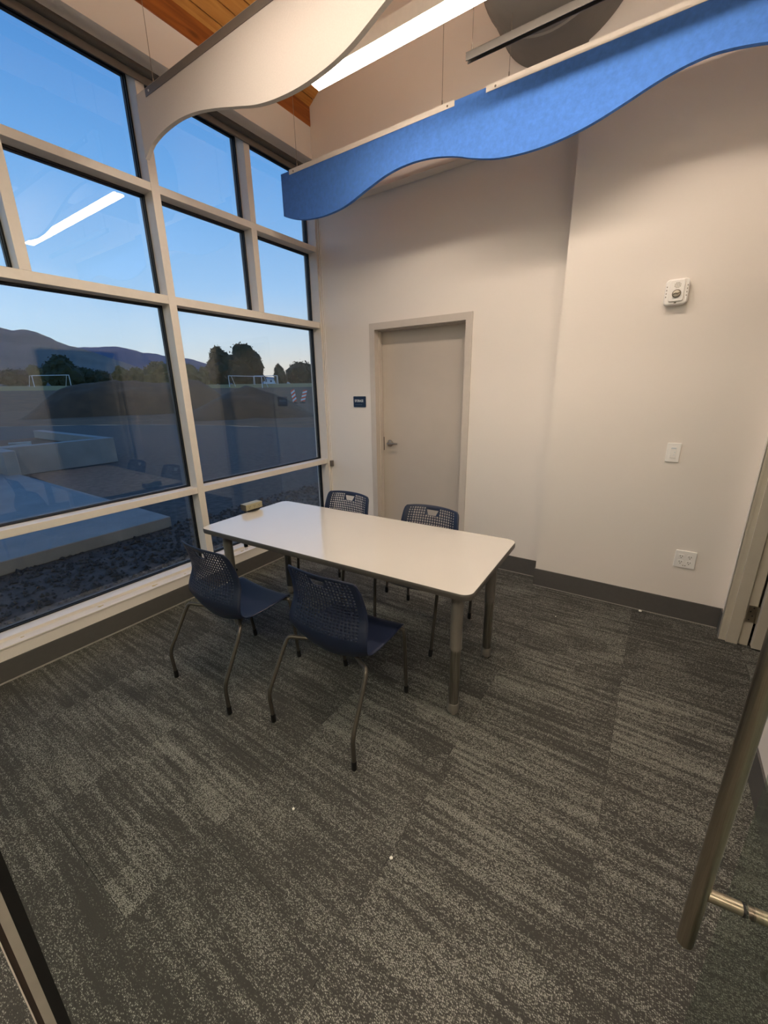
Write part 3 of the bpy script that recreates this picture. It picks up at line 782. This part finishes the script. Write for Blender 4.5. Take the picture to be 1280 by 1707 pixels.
for sx in (-1, 1):
    for sy in (-1, 1):
        lx, ly = sx * 0.815, sy * 0.262
        lb = MB().lathe([(0.055, TH - 0.040), (0.055, TH - 0.034)], (lx, ly, 0), 'z', 20).lathe([(0.0295, 0.385), (0.0295, TH - 0.036)], (lx, ly, 0), 'z', 24)
        lg = lb.build('leg', M['leg'], tb, smooth=True, world=False)
        a = MB().lathe([(0.0255, 0.06), (0.0255, 0.386)], (lx, ly, 0), 'z', 24).build('leg_extension', M['chrome'], lg, smooth=True, world=False)
        MB().lathe([(0.0285, 0.018), (0.0295, 0.024), (0.0295, 0.068), (0.0275, 0.072)], (lx, ly, 0), 'z', 24).build('foot_collar', M['leg'], lg, smooth=True, world=False)
        MB().lathe([(0.014, 0.0), (0.016, 0.006), (0.008, 0.010), (0.008, 0.02)], (lx, ly, 0), 'z', 16).build('glide', M['steelx'], lg, smooth=True, world=False)
        for k in range(6): MB().lathe([(0.004, 0), (0.004, 0.0006)], (lx, ly + 0.0305, 0.44 + k * 0.045), 'y', 8).build('adjustment_hole', M['dark'], lg, world=False)
        MB().tube([(lx, ly + 0.028, 0.405), (lx, ly + 0.045, 0.405)], 0.008, 10).build('lock_knob', M['rubber'], lg, world=False)

# power box clamped to the window end of the table
pb = tag(empty('power_box', (-2.405, 1.84, TH)), 'small beige three-socket power box on the window end of the table', 'power box')
MB().cbox(-0.035, 0.028, -0.072, 0.072, 0.016, 0.060, 0.003, 1).build('body', M['box'], pb, smooth=True, world=False)
MB().box(-0.033, 0.026, -0.0735, -0.0715, 0.018, 0.058).build('end_cap', M['boxd'], pb, world=False)
MB().box(-0.033, 0.026, 0.0715, 0.0735, 0.018, 0.058).build('end_cap', M['boxd'], pb, world=False)
pbc = MB().box(-0.02, 0.02, -0.05, 0.05, 0.0005, 0.017)
pbc.tube([(0.015, -0.06, 0.012), (0.035, -0.03, 0.007), (0.033, 0.02, 0.008), (0.02, 0.055, 0.014)], 0.004, 8, fillet=0.02)
pbc.build('clamp', M['rubber'], pb, world=False)
for k in (-0.043, 0.0, 0.043):
    r_ = MB().cbox(0.0278, 0.0292, k - 0.015, k + 0.015, 0.026, 0.052, 0.005, 0).build('receptacle', M['box'], pb, smooth=True, world=False)
    MB().box(0.0290, 0.0297, k - 0.007, k - 0.0045, 0.038, 0.047).box(0.0290, 0.0297, k + 0.0045, k + 0.007, 0.038, 0.047).box(0.0290, 0.0297, k - 0.002, k + 0.002, 0.030, 0.034).build('slots', M['dark'], r_, world=False)
cp = MB().tube([(-2.435, 1.80, 0.755), (-2.448, 1.79, 0.70), (-2.40, 1.745, 0.63), (-2.345, 1.70, 0.60), (-2.335, 1.695, 0.565)], 0.0035, 8, fillet=0.03)
cpo = cp.build('power_cord', M['rubber'], pb, smooth=True)
plug = MB().tube([(-2.335, 1.695, 0.575), (-2.333, 1.694, 0.560), (-2.328, 1.692, 0.530), (-2.326, 1.691, 0.522)], [0.007, 0.013, 0.014, 0.012], 12).build('plug', M['rubber'], cpo, smooth=True)
MB().tube([(-2.326, 1.697, 0.523), (-2.323, 1.696, 0.503)], 0.0018, 6).tube([(-2.326, 1.685, 0.523), (-2.323, 1.684, 0.503)], 0.0018, 6).build('prongs', M['nickel'], plug)

# ------------------------------------------------------------------ chairs
PROF = [(.240, .425, .200, 0), (.236, .440, .212, 0), (.215, .449, .219, 0), (.12, .446, .224, 0), (.02, .441, .222, 0), (-.045, .443, .219, .15), (-.085, .458, .221, .5), (-.110, .490, .230, .85),
        (-.114, .530, .233, 1), (-.101, .58, .228, 1), (-.085, .63, .221, 1), (-.089, .69, .215, 1), (-.108, .76, .208, 1), (-.126, .805, .200, 1), (-.134, .822, .186, 1)]
def prof_at(s, cum):
    i = 0
    while i < len(cum) - 2 and s > cum[i + 1]: i += 1
    t = (s - cum[i]) / (cum[i + 1] - cum[i])
    out = []
    for k in range(4):
        p1, p2 = PROF[i][k], PROF[i + 1][k]; p0 = PROF[max(0, i - 1)][k]; p3 = PROF[min(len(PROF) - 1, i + 2)][k]
        out.append(0.5 * (2 * p1 + (p2 - p0) * t + (2 * p0 - 5 * p1 + 4 * p2 - p3) * t * t + (3 * p1 - p0 - 3 * p2 + p3) * t ** 3))
    return out
def chair_shell():
    cum = [0.0]
    for a, c in zip(PROF, PROF[1:]): cum.append(cum[-1] + math.hypot(a[0] - c[0], a[1] - c[1]))
    NU, NV = 24, 46
    grid = []; verts = []; faces = []; zrow = []
    for j in range(NV + 1):
        y, z, hw, bk = prof_at(cum[-1] * j / NV, cum)
        row = []
        for i in range(NU + 1):
            u = -1 + 2 * i / NU
            q = 1 - u * u
            yy = y - 0.034 * bk * q
            zz = z - 0.016 * (1 - bk) * q + (0.010 * bk * max(0, (z - 0.72) / 0.1) * (1 - abs(u) ** 3)) - 0.045 * q * max(0.0, 1 - abs(bk - 0.5) * 2)
            row.append(len(verts)); verts.append((hw * u, yy, zz))
        grid.append(row); zrow.append(z)
    slot_top = max(j for j in range(NV) if zrow[j + 1] < 0.803)
    for sgn in (-1, 1):
        for jj, k in ((slot_top + 1, 0.6), (slot_top, 0.15), (slot_top - 1, -0.35)):
            v = verts[grid[jj][NU // 2 + 2 * sgn]]
            verts[grid[jj][NU // 2 + 2 * sgn]] = (v[0] + sgn * k * 0.0175, v[1], v[2])
    for j in range(NV):
        zm = (zrow[j] + zrow[j + 1]) / 2
        for i in range(NU):
            a, b_, c, d = grid[j][i], grid[j][i + 1], grid[j + 1][i + 1], grid[j + 1][i]
            ci = abs(i - NU / 2 + 0.5)
            if j in (slot_top, slot_top - 1):
                if ci < 2: continue
            hole = 0.0
            y_bk = prof_at(cum[-1] * (j + 0.5) / NV, cum)[3]
            if y_bk > 0.95 and 0.535 < zm < 0.803 and ci < 9.6 and not (j >= slot_top - 1 and ci < 3.0) and not (j == slot_top - 2 and ci < 0):
                hole = 0.70 if zm > 0.63 else max(0.22, 0.70 - (0.63 - zm) * 4.2)
                if ci > 8: hole *= 0.75
            if hole:
                cc = Vector((0, 0, 0))
                for k in (a, b_, c, d): cc += Vector(verts[k]) / 4
                inn = []
                for k in (a, b_, c, d):
                    inn.append(len(verts)); verts.append(tuple(cc + (Vector(verts[k]) - cc) * hole))
                o4 = (a, b_, c, d)
                for k in range(4): faces.append((o4[k], o4[(k + 1) % 4], inn[(k + 1) % 4], inn[k]))
            else:
                faces.append((a, b_, c, d))
    mb = MB(); mb.add(verts, faces)
    return mb
def make_chair():
    root = empty('stacking_chair', (0, 0, 0))
    sh = chair_shell().build('seat_shell', M['shellp'], root, smooth=False, world=False)
    sh.data.shade_smooth()
    md = sh.modifiers.new('thickness', 'SOLIDIFY'); md.thickness = 0.004; md.offset = 0
    # rim bead around the shell edge
    for sx in (-1, 1):
        rear = [(sx * .125, -.06, .408), (sx * .195, -.105, .415), (sx * .236, -.130, .424), (sx * .244, -.152, .385), (sx * .256, -.272, .175), (sx * .252, -.265, .034)]
        lg = MB().tube(rear, 0.0105, 12, fillet=0.035).build('leg', M['cleg'], root, smooth=True, world=False)
        MB().tube([(sx * .252, -.2655, .048), (sx * .252, -.265, .004), (sx * .252, -.265, .0)], [.0122, .0125, .010], 12).build('foot_cap', M['rubber'], lg, smooth=True, world=False)
        fr = [(sx * .125, .190, .420), (sx * .19, .205, .428), (sx * .222, .214, .428), (sx * .224, .222, .39), (sx * .210, .262, .034)]
        lg = MB().tube(fr, 0.0105, 12, fillet=0.03).build('leg', M['cleg'], root, smooth=True, world=False)
        MB().tube([(sx * .2105, .261, .048), (sx * .209, .2655, .004), (sx * .209, .266, .0)], [.0122, .0125, .010], 12).build('foot_cap', M['rubber'], lg, smooth=True, world=False)
    MB().tube([(-.125, -.065, .408), (-.125, .195, .420)], .010, 10).tube([(.125, -.065, .408), (.125, .195, .420)], .010, 10).tube([(-.125, .06, .414), (.125, .06, .414)], .010, 10).build('seat_frame', M['cleg'], root, smooth=True, world=False)
    return root
proto = make_chair()
CH = [(-1.140, 1.312, 0.8, 'navy perforated chair on the near side of the table, farther from the window'),
      (-1.867, 1.226, -1.0, 'navy perforated chair on the near side of the table, nearer the window'),
      (-1.178, 2.190, 180.5, 'navy chair behind the table in front of the storage door'),
      (-1.905, 2.215, 179.0, 'navy chair behind the table in the corner between window and storage door')]
for i, (x, y, a, lab) in enumerate(CH):
    o = proto if i == 0 else dup_tree(proto)
    o.location = (x, y, 0); o.rotation_euler = (0, 0, math.radians(a))
    tag(o, lab, 'chair', 'navy stacking chairs around the table')

# crumbs and chips
CR = [(0.089, 3.205, .010, 'white crumb on the carpet against the baseboard under the socket'), (-0.560, 0.843, .006, 'white crumb on the open carpet nearest the camera'),
      (-0.980, 0.780, .005, 'tiny white crumb on the carpet just left of the front chair leg'), (-0.413, 2.808, .004, 'tiny white crumb on the carpet beyond the table end')]
for (x, y, r, lab) in CR:
    bm = bmesh.new(); bmesh.ops.create_icosphere(bm, subdivisions=2, radius=r)
    for v in bm.verts:
        v.co *= 1 + 0.35 * noise.noise(v.co * 180 + Vector((x * 9, y, 0))); v.co.z *= 0.6
    zmin = min(v.co.z for v in bm.verts)
    for v in bm.verts: v.co.z -= zmin
    me = bpy.data.meshes.new('crumb'); bm.to_mesh(me); bm.free(); me.materials.append(M['crumb'])
    o = bpy.data.objects.new('crumb', me); o.location = (x, y, 0.0); COL.objects.link(o)
    tag(o, lab, 'crumb', 'white crumbs on the carpet')
CHP = [(-2.958, 1.315, .030, 'straw chip on the window sill, largest, beside the nearer chair'), (-2.965, 0.955, .024, 'straw chip on the window sill left of the largest chip'),
       (-2.965, 0.535, .012, 'small straw chip on the window sill at the left picture edge'), (-2.950, 1.55, .010, 'small straw chip on the window sill behind the chair back'), (-2.955, 2.10, .022, 'straw chip on the window sill under the table end')]
for (x, y, s, lab) in CHP:
    vs = []; k = 9
    for j in range(k):
        a = 2 * math.pi * j / k; rr = s * (0.5 + 0.25 * math.sin(3 * a + x * 50))
        vs.append((0.45 * rr * math.cos(a), 1.4 * rr * math.sin(a), 0.0))
    vs += [(v[0] * 0.9, v[1] * 0.9, 0.0022 + 0.001 * (j % 2)) for j, v in enumerate(vs)]
    o = MB().add(vs, [(j, (j + 1) % k, k + (j + 1) % k, k + j) for j in range(k)] + [tuple(range(k - 1, -1, -1)), tuple(range(k, 2 * k))]).build('straw_chip', M['chip'])
    o.location = (x, y, 0.2106); tag(o, lab, 'chip', 'straw chips on the window sill')

# ------------------------------------------------------------------ outdoors
def pol(az, d, z=0.0):
    a = math.radians(az); return Vector((-math.sin(a) * d, math.cos(a) * d, z))
def gz(d):
    if d < 62: return -0.2
    if d < 115: return -0.2 + 0.065 * (d - 62)
    return 1.59 + 0.0148 * d
def terrain(name, az0, az1, d_in, d_out, nd, m, label, mounded=0.0):
    vs, fs = [], []; na = 60
    for i in range(nd + 1):
        for j in range(na + 1):
            az = az0 + (az1 - az0) * j / na
            din = d_in(az) if callable(d_in) else d_in
            dout = d_out(az) if callable(d_out) else d_out
            d = din * (dout / din) ** (i / nd)
            p = pol(az, d); zz = gz(d) + (mounded * noise.noise(Vector((p.x * 0.35, p.y * 0.35, 0))) if 0 < i < nd else 0)
            vs.append((p.x, p.y, zz))
    for i in range(nd):
        for j in range(na):
            a = i * (na + 1) + j; fs.append((a, a + 1, a + na + 2, a + na + 1))
    o = MB().add(vs, fs).build(name, m, smooth=False)
    o.data.shade_smooth()
    return struct(o, label)
gb_line = lambda az: 1.0 * (20.9 + 12.2 * max(0.0, min(1.2, (az - 46.8) / 29.8)))
# gravel apron as a plain slab up to the building, then rings of ground further out
vs = [(-3.17, -30, -0.2), (-3.17, 40, -0.2)]
gp = [pol(az, gb_line(az)) for az in range(-20, 161, 5)]
gv = [(-3.17, -14, -0.2), (-3.17, gp[0].y, -0.2)] + [(min(p.x, -3.18), p.y, -0.2) for p in gp if p.x < -3.0]
struct(MB().add(gv, [tuple(range(len(gv)))]).build('ground', M['gravel']), 'bluish grey gravel outside the window')
terrain('ground_dirt', -20, 150, gb_line, 100, 30, M['dirt'], 'bare brown earth beyond the gravel', 0.12)
terrain('field', -20, 150, 100, 900, 16, M['grass'], 'green playing field')

# loose stones under the window
sv_, sf_ = [], []
rnd = random.Random(3)
for _ in range(5200):
    x = -3.22 - 2.3 * rnd.random() ** 1.2; y = -0.3 + 6.5 * rnd.random()
    if x < -5.42 and y < 2.85: continue
    r = 0.010 + 0.024 * rnd.random() ** 2
    k = len(sv_); rot = rnd.random() * 6.3
    for (dx, dy, dz) in ((1, 0, 0), (0, 1, 0), (-1, 0, 0), (0, -1, 0), (0.2, 0.1, 0.9), (-0.1, 0, -0.6)):
        j_ = 0.7 + 0.6 * rnd.random()
        sv_.append((x + r * 1.3 * j_ * (dx * math.cos(rot) - dy * math.sin(rot)), y + r * j_ * (dx * math.sin(rot) + dy * math.cos(rot)), -0.2 + r * 0.35 + r * dz * j_))
    for t in ((0, 1, 4), (1, 2, 4), (2, 3, 4), (3, 0, 4), (1, 0, 5), (2, 1, 5), (3, 2, 5), (0, 3, 5)): sf_.append(tuple(k + q for q in t))
go = MB().add(sv_, sf_).build('gravel', M['stone'], fix=False)
tag(go, 'dark crushed stones lying in the strip right outside the window', 'gravel', kind='stuff')

sl = MB().box(-13.2, -5.42, -12, 2.79, -0.2, -0.05).build('concrete_slab', M['concrete'], bevel=0.01)
tag(sl, 'flat pale concrete slab outside the lower left window panes', 'slab')
pw = tag(empty('concrete_planter', (-14.5, 2, -0.2)), 'low concrete walled enclosure behind the concrete slab', 'planter')
MB().box(-12.4, -12.15, 2.82, 5.12, -0.2, 0.45).build('front_wall', M['concrete'], pw, bevel=0.01)
MB().box(-17.2, -12.4, 4.88, 5.12, -0.2, 0.45).build('end_wall', M['concrete'], pw, bevel=0.01)
MB().box(-12.4, -12.15, -9.0, 2.60, -0.2, 0.45).build('front_wall', M['concrete'], pw, bevel=0.01)
MB().box(-12.15, -11.3, 2.60, 2.82, -0.2, 0.45).build('return_wall', M['concrete'], pw, bevel=0.01)
for i, (x, y, L_, a, lab) in enumerate([(-14.6, 3.6, 0.9, 15, 'pale board lying inside the concrete enclosure, longest'), (-15.4, 4.0, 0.5, -20, 'short pale board inside the concrete enclosure near its end wall'), (-16.0, 3.1, 0.7, 5, 'pale board inside the concrete enclosure, farthest left')]):
    o = MB().cbox(-L_ / 2, L_ / 2, -0.07, 0.07, 0.0, 0.05, 0.006, 0).build('board', M['board'])
    o.location = (x, y, 0.22); o.rotation_euler = (0, 0, math.radians(a + 90)); tag(o, lab, 'board', 'boards in the enclosure')
struct(MB().box(-17.2, -12.4, -9, 4.88, -0.2, 0.218).build('ground_fill', M['dirt']))

def mound(name, az, d, half, deep, h, flat, label, seed, peak=None):
    c = pol(az, d, 0); a = math.radians(az)
    tv = Vector((math.cos(a), math.sin(a), 0)); dv_ = Vector((-math.sin(a), math.cos(a), 0))   # to the right, away
    nu, nw = 56, 24; vs, fs = [], []
    for i in range(nw + 1):
        for j in range(nu + 1):
            u = -1 + 2 * j / nu; w_ = -1 + 2 * i / nw
            e = max(0.0, 1 - abs(u) ** flat) * max(0.0, 1 - abs(w_) ** 1.7)
            p = tv * (u * half) + dv_ * (w_ * deep)
            q = Vector((p.x * 0.5 + seed, p.y * 0.5, seed))
            if peak: e *= 1 + (peak[2] - 0.92) * math.exp(-((u - peak[0]) / peak[1]) ** 2)
            z = h * e * (1 + 0.16 * noise.noise(q) + 0.06 * noise.noise(q * 4)) - (0.03 if e <= 0 else 0)
            vs.append((p.x, p.y, z))
    k = len(vs)
    for i in range(nw):
        for j in range(nu):
            b0 = i * (nu + 1) + j; fs.append((b0, b0 + 1, b0 + nu + 2, b0 + nu + 1))
    o = MB().add(vs, fs).build(name, M['mound'], smooth=False); o.data.shade_smooth()
    o.location = (c.x, c.y, -0.2)
    return tag(o, label, 'mound', 'dirt heaps beyond the gravel')
mound('dirt_mound', 63.6, 46, 8.4, 5.5, 2.72, 4.2, 'broad brown dirt heap behind the main window mullion', 1.3, (0.66, 0.20, 1.15))
mound('dirt_mound', 51.6, 33, 4.7, 4.0, 2.0, 1.45, 'brown dirt heap in front of the white goal', 4.7)

def tree(az0, az1, top, base_el, d, label, m, seed):
    r = random.Random(seed)
    azc = (az0 + az1) / 2; z0 = 1.59 + d * math.tan(math.radians(base_el)) - 0.6; z1 = 1.59 + d * math.tan(math.radians(top))
    wd = 2 * d * math.tan(math.radians(abs(az0 - az1) / 2)); H = z1 - z0
    c = pol(azc, d, z0)
    root = tag(empty('tree', c), label, 'tree', 'trees beyond the playing field')
    bm = bmesh.new()
    tb_ = 0.10 * H; n = 16
    for k in range(n):
        t = (k + 0.5) / n
        zc = tb_ + (H - tb_) * (0.10 + 0.76 * t)
        env = math.sin(math.pi * min(1, 0.30 + 0.66 * t)) ** 0.6
        a = k * 2.4; rr = wd * 0.43 * env * (0.35 + 0.65 * r.random())
        s = wd * (0.25 + 0.08 * r.random()) * (0.6 + 0.4 * env)
        mtx = Matrix.Translation((rr * math.cos(a), rr * math.sin(a), min(zc, H - s * 0.8))) @ Matrix.Diagonal((s, s, s * min(1.3, max(0.7, H / wd)), 1))
        bmesh.ops.create_icosphere(bm, subdivisions=2, radius=1, matrix=mtx)
    bm.verts.ensure_lookup_table()
    for v in bm.verts:
        q = v.co * (3.0 / wd) + Vector((seed, 0, 0))
        v.co += Vector((noise.noise(q * 2), noise.noise(q * 2 + Vector((9, 0, 0))), noise.noise(q * 2 + Vector((0, 9, 0))))) * wd * 0.10
    core = [v.co.copy() for v in bm.verts]
    for _ in range(2000):
        p = r.choice(core) + Vector((r.gauss(0, 1), r.gauss(0, 1), r.gauss(0, 1))) * wd * 0.034
        s = wd * (0.018 + 0.030 * r.random())
        d1 = Vector((r.gauss(0, 1), r.gauss(0, 1), r.gauss(0, 1))).normalized(); d2 = d1.orthogonal().normalized()
        q = [bm.verts.new(p + d1 * s), bm.verts.new(p + d2 * s * 0.6), bm.verts.new(p - d1 * s), bm.verts.new(p - d2 * s * 0.6)]
        bm.faces.new(q)
    me = bpy.data.meshes.new('crown'); bm.to_mesh(me); bm.free(); me.materials.append(m)
    o = bpy.data.objects.new('crown', me); o.parent = root; COL.objects.link(o)
    MB().tube([(0, 0, -0.4), (0.02 * wd, 0, H * 0.25), (0, 0.02 * wd, H * 0.5)], [wd * 0.035, wd * 0.028, wd * 0.015], 8).build('trunk', M['trunk'], root, smooth=True, world=False)
TREES = [(55.8, 53.2, 5.35, .75, 122, 'tall dark tree, left one of the big pair by the goal', 'bush'), (53.4, 49.6, 5.25, .75, 143, 'tall dark tree, right and broader one of the big pair by the goal', 'bush'),
         (48.1, 46.5, 3.2, .75, 140, 'narrow dark tree between the goal and the rightmost broad tree', 'bush'), (46.4, 42.5, 3.45, .7, 155, 'broad dark tree at the right end of the window view', 'bush'),
         (58.9, 57.0, 3.1, .8, 114, 'olive green tree just right of the main mullion', 'bush2'), (57.2, 55.2, 2.8, .8, 136, 'olive green tree tucked beside the big dark pair', 'bush2'),
         (75.6, 73.4, 2.4, .95, 150, 'low dark tree at the far left of the window view', 'bush'), (73.6, 72.0, 2.75, .95, 164, 'low dark tree left of the broad round tree', 'bush2'),
         (71.9, 69.2, 3.75, .95, 140, 'broad round dark tree behind the left goal', 'bush'), (69.4, 67.7, 2.6, .95, 150, 'low dark tree right of the broad round tree', 'bush'), (67.9, 66.2, 2.35, .95, 165, 'low tree above the broad dirt heap', 'bush'),
         (65.9, 64.5, 2.85, .95, 150, 'slim olive tree above the broad dirt heap', 'bush2'), (64.6, 62.7, 2.65, .9, 166, 'round olive tree above the broad dirt heap', 'bush2'), (62.8, 59.6, 3.35, .9, 148, 'bushy olive tree left of the main mullion', 'bush2')]
for i, (a0, a1, top, be, d, lab, m) in enumerate(TREES): tree(a0, a1, top, be, d, lab, M[m], i * 3.7 + 1)

def goal(azl, dl, azr, dr, H, label):
    pl, pr = pol(azl, dl, gz(dl)), pol(azr, dr, gz(dr))
    root = tag(empty('soccer_goal', (pl + pr) / 2), label, 'goal', 'white soccer goals on the field')
    away = Vector((-(pr - pl).y, (pr - pl).x, 0)).normalized()
    if away.dot(pl) < 0: away = -away
    for p in (pl, pr):
        MB().tube([p, p + Vector((0, 0, H))], 0.07, 8).build('post', M['goal'], root, smooth=True)
        MB().tube([p + Vector((0, 0, H)), p + Vector((0, 0, H)) + away * 0.9, p + away * 2.0], 0.05, 6).build('stay', M['goal'], root, smooth=True)
    MB().tube([pl + Vector((0, 0, H)), pr + Vector((0, 0, H))], 0.07, 8).build('crossbar', M['goal'], root, smooth=True)
goal(53.6, 104, 49.6, 98, 2.44, 'white soccer goal in front of the big dark trees')
goal(50.5, 112, 47.6, 113, 2.1, 'smaller white soccer goal half behind the main goal')
goal(73.1, 112, 70.0, 115, 2.2, 'white soccer goal at the left edge of the window view')

BLD = [(49.4, 47.5, 250, 2.6, 'long white building behind the goals'), (46.9, 45.3, 255, 1.9, 'white building below the rightmost broad tree'), (44.5, 42.7, 250, 1.9, 'white building at the right end of the window view'), (57.1, 54.3, 250, 2.6, 'white building behind the big dark trees')]
for (a0, a1, d, H, lab) in BLD:
    c = pol((a0 + a1) / 2, d, gz(d) - 0.2); wd = d * math.radians(a0 - a1)
    root = tag(empty('low_building', c, math.radians((a0 + a1) / 2)), lab, 'building', 'white buildings beyond the field')
    wb_ = MB().box(-wd / 2, wd / 2, -2.5, 2.5, -1, H).build('walls', M['bwhite'], root, world=False)
    MB().add([(-wd / 2 - .3, -2.9, H), (wd / 2 + .3, -2.9, H), (wd / 2 + .3, 2.9, H), (-wd / 2 - .3, 2.9, H), (-wd / 2 - .3, 0, H + .9), (wd / 2 + .3, 0, H + .9)], [(0, 1, 5, 4), (2, 3, 4, 5), (0, 4, 3), (1, 2, 5), (0, 3, 2, 1)]).build('roof', M['broof'], root, world=False)
    for k in range(3):
        xx = -wd / 2 + wd * (k + 0.5) / 3
        MB().box(xx - 0.5, xx + 0.5, -2.54, -2.48, H * 0.4, H * 0.8).build('window', M['bwin'], root, world=False)

def barricade(az, d, lean, label):
    c = pol(az, d, gz(d))
    root = tag(empty('traffic_panel', c, math.radians(az)), label, 'barricade', 'striped traffic panels by the dirt heaps')
    W_, H_ = 0.56, 1.75; mb = MB(); n = 7
    rot = Matrix.Rotation(math.radians(lean), 3, 'Y')
    def P(x, z, y): v = rot @ Vector((x, y, z)); return (v.x, v.y, v.z + 0.18)
    for k in range(n):
        z0, z1 = H_ * k / n, H_ * (k + 1) / n; s = 0.16
        q = [(-W_ / 2, z0 - s), (W_ / 2, z0 + s), (W_ / 2, z1 + s), (-W_ / 2, z1 - s)]
        q = [(x, max(0, min(H_, z))) for x, z in q]
        mb.add([P(x, z, -0.03) for x, z in q] + [P(x, z, 0.03) for x, z in q], [(0, 1, 2, 3), (7, 6, 5, 4), (0, 4, 5, 1), (2, 6, 7, 3), (1, 5, 6, 2), (3, 7, 4, 0)], k % 2)
    mb.build('panel', [M['orange'], M['goal']], root, world=False, fix=False)
    MB().box(-0.35, 0.35, -0.25, 0.25, 0, 0.12).box(-0.06, 0.06, -0.06, 0.06, 0.1, 0.3).build('base', M['rubber'], root, world=False, bevel=0.02)
barricade(45.6, 60, -8, 'orange and white striped traffic panel, left one beyond the gravel')
barricade(44.6, 60, 16, 'orange and white striped traffic panel, right one leaning beyond the gravel')

def ridge(name, d, prof, m, label, seed, drop=0.55):
    vs, fs = [], []; n = 150; rows = 12
    a0, a1 = prof[0][0], prof[-1][0]
    f = interp([(-p[0], p[1]) for p in prof])
    for i in range(n + 1):
        az = a0 + (a1 - a0) * i / n
        el = f(-az); zt = 1.59 + d * math.tan(math.radians(el)) + d * 0.0012 * noise.noise(Vector((az * 1.7, seed, 0))) + d * 0.0005 * noise.noise(Vector((az * 7, seed, 3)))
        for j in range(rows + 1):
            t = j / rows
            dd = d * (drop + (1 - drop) * t) if j < rows else d
            zz = 10 + (zt - 10) * t ** 1.25
            if 0 < j < rows: zz += d * 0.010 * noise.noise(Vector((az * 0.55, t * 3.0, seed))) * (1 - t) + d * 0.004 * noise.noise(Vector((az * 1.9, t * 7.0, seed))) * (1 - t * 0.6)
            p = pol(az, dd); vs.append((p.x, p.y, zz))
        p = pol(az, d * 1.35); vs.append((p.x, p.y, 0))
    R_ = rows + 2
    for i in range(n):
        for j in range(R_ - 1):
            b0 = i * R_ + j; fs.append((b0, b0 + R_, b0 + R_ + 1, b0 + 1))
    o = MB().add(vs, fs).build(name, m, smooth=False); o.data.shade_smooth()
    return struct(o, label)
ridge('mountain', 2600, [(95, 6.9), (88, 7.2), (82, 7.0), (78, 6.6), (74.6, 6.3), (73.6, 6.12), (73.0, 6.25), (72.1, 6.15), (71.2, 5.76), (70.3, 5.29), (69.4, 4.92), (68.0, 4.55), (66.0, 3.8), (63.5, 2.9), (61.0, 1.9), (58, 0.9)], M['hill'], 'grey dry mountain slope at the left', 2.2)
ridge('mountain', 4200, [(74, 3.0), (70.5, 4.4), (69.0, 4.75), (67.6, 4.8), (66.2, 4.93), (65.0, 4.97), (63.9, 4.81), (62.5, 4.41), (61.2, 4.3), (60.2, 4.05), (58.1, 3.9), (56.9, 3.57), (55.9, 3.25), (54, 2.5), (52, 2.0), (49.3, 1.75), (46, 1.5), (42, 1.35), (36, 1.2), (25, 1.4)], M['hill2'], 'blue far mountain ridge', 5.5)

# tiny joined details
for o in bpy.data.objects:
    if o.type == 'MESH' and o.parent is not None and o.name.split('.')[0] in ('sound_holes', 'side_slots', 'braille_dots', 'slots', 'prongs', 'test_button', 'button'):
        o['kind'] = 'stuff'
